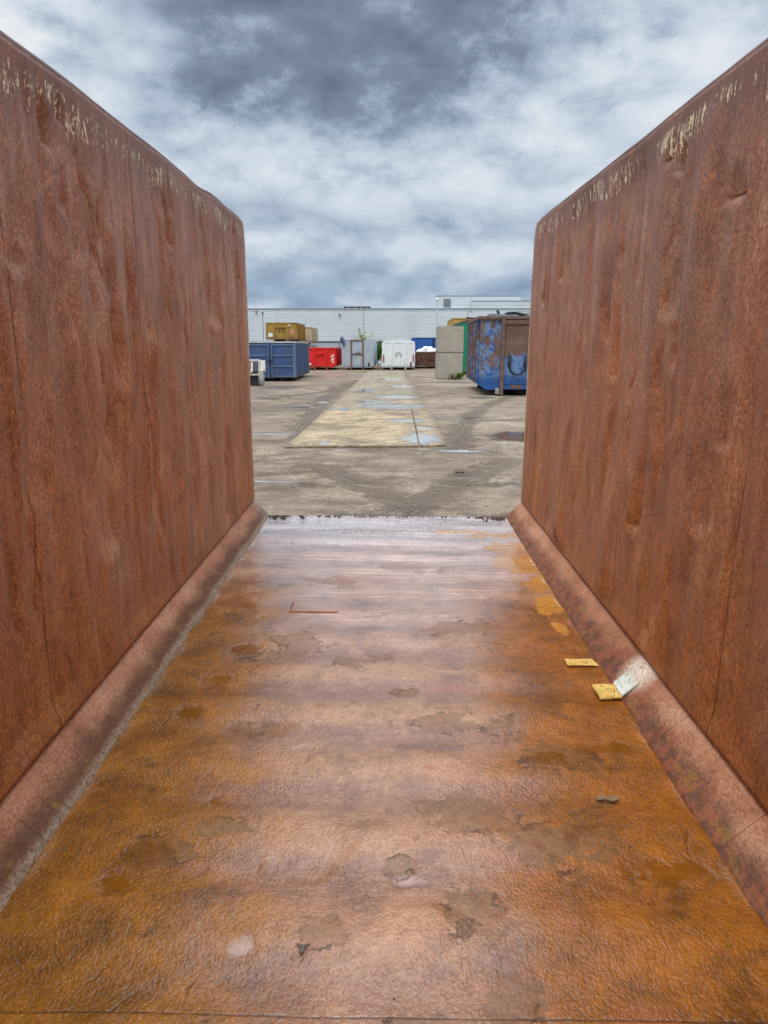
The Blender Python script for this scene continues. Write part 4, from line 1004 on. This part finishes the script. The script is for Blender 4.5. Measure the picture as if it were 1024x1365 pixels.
# 9 worn white loader bucket at the left edge
def bucket():
    e = empty('loader_bucket', (-6.22, 31.9, 0), R(4)); tag(e, 'worn white loader bucket with brown rusted inside, beside the navy container', 'loader bucket')
    for x0, x1 in ((-.80, -.76), (.46, .50)):
        MB().prism([(.0, .12), (.0, .50), (.22, 1.02), (.42, 1.12), (1.05, 1.06), (1.0, .5), (.75, .02), (.3, .02)], 'x', x0, x1).build('side_plate', M_WFRAME, e)
    MB().box(.501, .66, .02, .62, .04, .62, .03).build('side_tank', M_WFRAME, e)
    MB().prism([(.10, .64), (.36, 1.10), (.46, 1.10), (.62, .60)], 'x', .502, .74).build('side_guard', M_WFRAME, e)
    MB().box(-.758, .458, .05, .60, .03, .445).build('front_skirt', M_BLACK, e)
    MB().box(-.758, .458, -.03, .10, .448, .51, .01).build('cutting_edge', M_WFRAME, e)
    MB().prism([(.12, .512), (.60, .512), (.86, 1.00), (.46, 1.00)], 'x', -.758, .457).build('back_plate', M_BROWNIN, e)
    MB().box(-.758, .20, .02, .117, .56, .62, .01).build('inner_lip', M_WFRAME, e)
    MB().prism([(.055, .625), (.116, .625), (.44, 1.02), (.38, 1.02)], 'x', .13, .20).build('inner_rib', M_WFRAME, e)
    MB().prism([(.08, .625), (.1, .625), (.43, 1.0), (.41, 1.0)], 'x', .202, .456).build('inner_panel', M_BLACK, e)
    MB().tube([(-.758, .55, 1.06), (.458, .55, 1.06)], .075, 10).build('top_tube', M_WFRAME, e, True)
bucket()

# ------------------------------------------------------------------ warehouse, fence, poles
def cladding(name, c, step, dark, amt=.25):
    m, n, b = mat(name); o = n.obj(); x, y, z = n.sep(o)[:3]
    f = n.m('FRACT', n.m('DIVIDE', z, step))
    k = n.mx(n.sm(f, .07, .0), n.sm(f, .93, 1.0))
    st = n.noise(n.scl(o, (.6, .6, .06)), 1, 4, .6); fine = n.noise(n.scl(o, (.25, .25, 5)), 1, 4, .6)
    pan = n.m('FLOOR', n.m('DIVIDE', z, step)); tone = n.new('ShaderNodeTexWhiteNoise', noise_dimensions='1D'); n.put(tone.inputs['W'], pan)
    col = n.mix(n.mul(n.sub(tone.outputs[0], .2), .10), c, dark)
    col = n.mix(n.mul(n.sm(st, .45, .7), .25), col, dark)
    col = n.mix(n.mul(k, amt), col, dark)
    setb(n, b, col, .45, spec=.4, normal=n.bump(n.mul(k, -1), .6, .03)); return m
M_CLAD = cladding('light_grey_cladding', lin(204, 211, 212), .66, lin(172, 181, 185), .3)
M_CLAD2 = cladding('pale_grey_cladding', lin(210, 216, 217), 1.2, lin(166, 174, 177), .2)
def flat(name, c, r=.5):
    m, n, b = mat(name); f = n.noise(n.obj(), 3, 4); setb(n, b, n.mix(n.sm(f, .3, .7), c, tuple(q*.85 for q in c[:3])+(1,)), r); return m
M_TRIM, M_DKGREY, M_POLE = flat('grey_trim', lin(150, 158, 162)), flat('dark_grey_metal', lin(58, 62, 66)), flat('galvanised_pole', lin(196, 200, 202))
def warehouse():
    e = empty('warehouse', (0, 80, 0)); tag(e, 'long low warehouse clad in light grey panels across the back of the yard', 'warehouse')
    MB().box(-70, 60, 0, 40, 0, 5.56).build('wall', M_CLAD, e)
    MB().box(-70.05, 60.05, -.06, 40.05, 5.562, 5.68).build('roof_edge', M_TRIM, e)
    up = MB().box(5.08, 14.3, .9, 2.6, 5.684, 6.98).build('upper_storey', M_CLAD2, e)
    MB().box(5.04, 14.34, .86, 2.64, 6.984, 7.05).build('roof_edge', M_TRIM, up)
    up2 = MB().box(8.9, 30, .3, .88, 5.684, 6.42).build('upper_storey', M_CLAD, e)
    MB().box(8.87, 30.03, .26, .88, 6.424, 6.49).build('roof_edge', M_TRIM, up2)
    g = MB()
    g.box(5.85, 6.65, .84, .898, 5.86, 6.72)
    for k in range(7): g.box(5.88, 6.62, .80, .838, 5.90+k*.115, 5.95+k*.115)
    g.build('vent_grille', M_TRIM, up)
    for x in (8.82,): MB().tube([(x, .2, 5.69), (x, .2, 7.22)], .05, 8).build('flue', M_POLE, e)
    for x, z, m in ((-5.4, 5.0, M_DKGREY), (-3.35, 3.62, M_POLE), (-14.4, 5.3, M_DKGREY)):
        w = MB().box(x-.09, x+.09, -.30, -.061, z-.08, z+.08, .02); w.build('wall_lamp', m, e)
    for x in (-21, -9.2, 2.2, 13.4, 24): MB().box(x-.05, x+.05, -.05, -.002, 0, 5.55).build('downpipe', M_CLAD, e)
warehouse()
def fence():
    e = empty('panel_fence', (0, 66.5, 0)); tag(e, 'low grey panel fence with a dark top rail in front of the warehouse', 'fence')
    mb = MB()
    mb.box(-30, 30, 0, .05, .02, 2.03); mb.build('panel', cladding('grey_fence_panel', lin(176, 184, 190), .5, lin(140, 150, 156), .2), e)
    MB().box(-30, 30, -.04, .08, 2.032, 2.13).build('top_rail', M_DKGREY, e)
    for k in range(27): MB().box(-29.9+k*2.3, -29.82+k*2.3, -.07, -.002, 0, 2.03).build('post', M_TRIM, e)
fence()
def poles():
    e = empty('light_mast', (-2.75, 77.5, 0)); tag(e, 'light mast with a long dark crossbar against the warehouse wall', 'light mast')
    MB().tube([(0, 0, 0), (0, 0, 5.60)], .055, 8).build('pole', M_POLE, e)
    MB().box(-2.05, .75, -.1, .1, 5.60, 5.73, .02).build('crossbar', M_DKGREY, e)
    for x in (-1.9, -1.2, -.5, .1, .6): MB().box(x-.14, x+.14, -.16, -.101, 5.55, 5.72, .01).build('floodlight', M_DKGREY, e)
    for k in range(6): MB().box(-.1, .1, -.1, -.056, 3.6+k*.35, 3.66+k*.35).build('rung', M_TRIM, e)
    e = empty('lamp_post', (4.93, 77.2, 0)); tag(e, 'tall thin lamp post with a round white head, left of the upper storey', 'lamp post')
    MB().tube([(0, 0, 0), (0, 0, 6.36)], .06, 8).build('pole', M_POLE, e)
    bm = bmesh.new(); bmesh.ops.create_uvsphere(bm, u_segments=14, v_segments=8, radius=.17)
    for v in bm.verts: v.co.z = v.co.z*.7+6.44
    MB()._bm(bm).build('lamp_head', M_WHITE, e, True)
    e = empty('camera_post', (-13.4, 78.0, 0)); tag(e, 'thin grey post with a small dark camera above the mustard container', 'camera post')
    MB().tube([(0, 0, 0), (0, 0, 5.0)], .05, 8).build('pole', M_TRIM, e); MB().box(-.09, .09, -.2, .1, 5.0, 5.17, .03).build('camera_head', M_DKGREY, e)
    e = empty('camera_post', (8.1, 76.8, 0)); tag(e, 'thin grey post with curved top above the ochre container', 'camera post')
    MB().tube([(0, 0, 0), (0, 0, 5.0), (.05, 0, 5.18), (.22, 0, 5.26), (.34, 0, 5.2)], .045, 8).build('pole', M_TRIM, e); MB().box(.30, .42, -.08, .08, 5.08, 5.2, .02).build('camera_head', M_DKGREY, e)
poles()
def shed():
    e = empty('site_cabin', (12.6, 62, 0)); tag(e, 'pale grey site cabin showing its top above the peeling blue container', 'cabin')
    MB().box(-2.0, 4, 0, 5, 0, 4.38).build('wall', cladding('cabin_cladding', lin(168, 176, 178), .25, lin(140, 148, 150), .4), e)
    MB().box(-2.1, 4.1, -.1, 5.1, 4.382, 4.52).build('roof', M_TRIM, e)
    MB().box(.6, 2.2, -.04, -.002, 3.98, 4.3).build('window', M_DKGREY, e)
shed()

# ------------------------------------------------------------------ shrubs and weeds
def leaf_mat(name, c0, c1):
    m, n, b = mat(name); r = n.new('ShaderNodeNewGeometry').outputs['Random Per Island']
    setb(n, b, n.ramp(r, [(0, c0), (1, c1)]), .55, spec=.3)
    b.inputs['Subsurface Weight'].default_value = 0
    return m
ML_Y = leaf_mat('yellow_green_leaf', lin(104, 128, 48), lin(166, 184, 92)); ML_D = leaf_mat('green_leaf', lin(48, 86, 34), lin(112, 150, 66)); ML_W = leaf_mat('weed_leaf', lin(58, 84, 34), lin(128, 146, 62)); ML_DEAD = leaf_mat('dead_stalks', lin(56, 40, 30), lin(112, 78, 54))
M_STEM = rust_plain('green_stem', lin(72, 78, 40), lin(110, 110, 64), .8, 20)
def shrub(label, loc, h, w, nst, nl, m, lsz, seed, name='shrub', cat='shrub', base=0, dead=None):
    e = empty(name, loc); tag(e, label, cat); rnd = random.Random(seed); st = MB(); lv = MB()
    for i in range(nst):
        a = rnd.uniform(0, 2*PI); sp = rnd.uniform(.2, 1)*w; hh = h*rnd.uniform(.55, 1)
        pts = [Vector((math.cos(a)*sp*t*t+rnd.uniform(-.02, .02), math.sin(a)*sp*t*t*.7, base+hh*t)) for t in np.linspace(0, 1, 6)]
        st.tube(pts, .012*h, 5, rfun=lambda q: .014*h*(1.1-q/6))
        for k in range(nl):
            t = rnd.uniform(.25, 1)**.7; q = pts[min(4, int(t*5))].lerp(pts[min(5, int(t*5)+1)], t*5 % 1)
            q = q+Vector((rnd.gauss(0, .09*w+.03), rnd.gauss(0, .09*w+.03), rnd.gauss(0, .04*h)))
            u = Vector((rnd.gauss(0, 1), rnd.gauss(0, 1), rnd.gauss(.2, .7))).normalized(); v = u.cross(Vector((rnd.gauss(0, 1), rnd.gauss(0, 1), 1))).normalized()
            l = lsz*rnd.uniform(.6, 1.4); ww = l*.32
            lv.addm([q, q+u*l*.5+v*ww, q+u*l, q+u*l*.5-v*ww], [(0, 1, 2, 3)])
    st.build('stems', M_STEM, e); lv.build('foliage', m, e)
    if dead:
        dm = MB()
        for k in range(60):
            q = Vector((dead[0]+rnd.gauss(0, .12), rnd.gauss(0, .08), abs(rnd.gauss(0, .12)))); u = Vector((rnd.gauss(0, 1), rnd.gauss(0, 1), rnd.gauss(.4, .5))).normalized()
            dm.tube([q, q+u*rnd.uniform(.08, .22)], .012, 4)
        dm.build('dead_stalks', ML_DEAD, e)
    return e
shrub('bright yellow-green shrub growing up behind the silver-grey container', (-2.0, 61.8, 0), 2.95, .7, 18, 34, ML_Y, .17, 3)
shrub('small yellow-green shrub left of the brighter one, behind the silver-grey container', (-3.0, 62.0, 0), 2.5, .4, 8, 24, ML_Y, .15, 5)
shrub('dark green shrub in the gap between the silver-grey and white containers', (-.95, 61.2, 0), 2.15, .55, 18, 60, ML_D, .18, 7)
shrub('weed with dead stalks at the foot of the concrete blocks', (3.72, 38.15, 0), .34, .34, 16, 26, ML_W, .11, 9, 'weed', 'weed', dead=(-.34,))

# a few stray bits on the yard
def bits():
    o = MB().tube([(0, 0, .012), (.06, -.02, .02), (.12, .0, .012)], .012, 6).build('twig', M_WOODD); o.location = (.93, 9.75, .0)
    tag(o, 'short dark twig lying on the dusty ground right of centre', 'twig')
    rnd = random.Random(12); mb = MB()
    for i in range(420):
        x = rnd.uniform(-3.2, 3.4); y = 6.3+abs(rnd.gauss(0, 5)); r = rnd.uniform(.004, .016)
        if -1.85 < x < 1.1 and y > 12: continue
        bm = bmesh.new(); bmesh.ops.create_icosphere(bm, subdivisions=1, radius=r)
        for v in bm.verts: v.co = Vector((x+v.co.x*rnd.uniform(.7, 1.5), y+v.co.y*rnd.uniform(.7, 1.5), v.co.z*.7-.008))
        mb._bm(bm)
    o = mb.build('gravel', rust_plain('grey_stone', lin(96, 86, 78), lin(170, 160, 146), .85, 30)); tag(o, 'loose small stones scattered over the yard', 'gravel', kind='stuff')
bits()

# ------------------------------------------------------------------ render settings
SC.view_settings.view_transform = 'Standard'; SC.view_settings.look = 'None'
SC.view_settings.exposure = 0; SC.view_settings.gamma = 1
SC.render.engine = 'CYCLES'
SC.cycles.use_denoising = True; SC.cycles.denoising_prefilter = 'ACCURATE'
SC.cycles.max_bounces = 4
SC.cycles.use_adaptive_sampling = True; SC.cycles.adaptive_threshold = .018
bpy.context.view_layer.update()
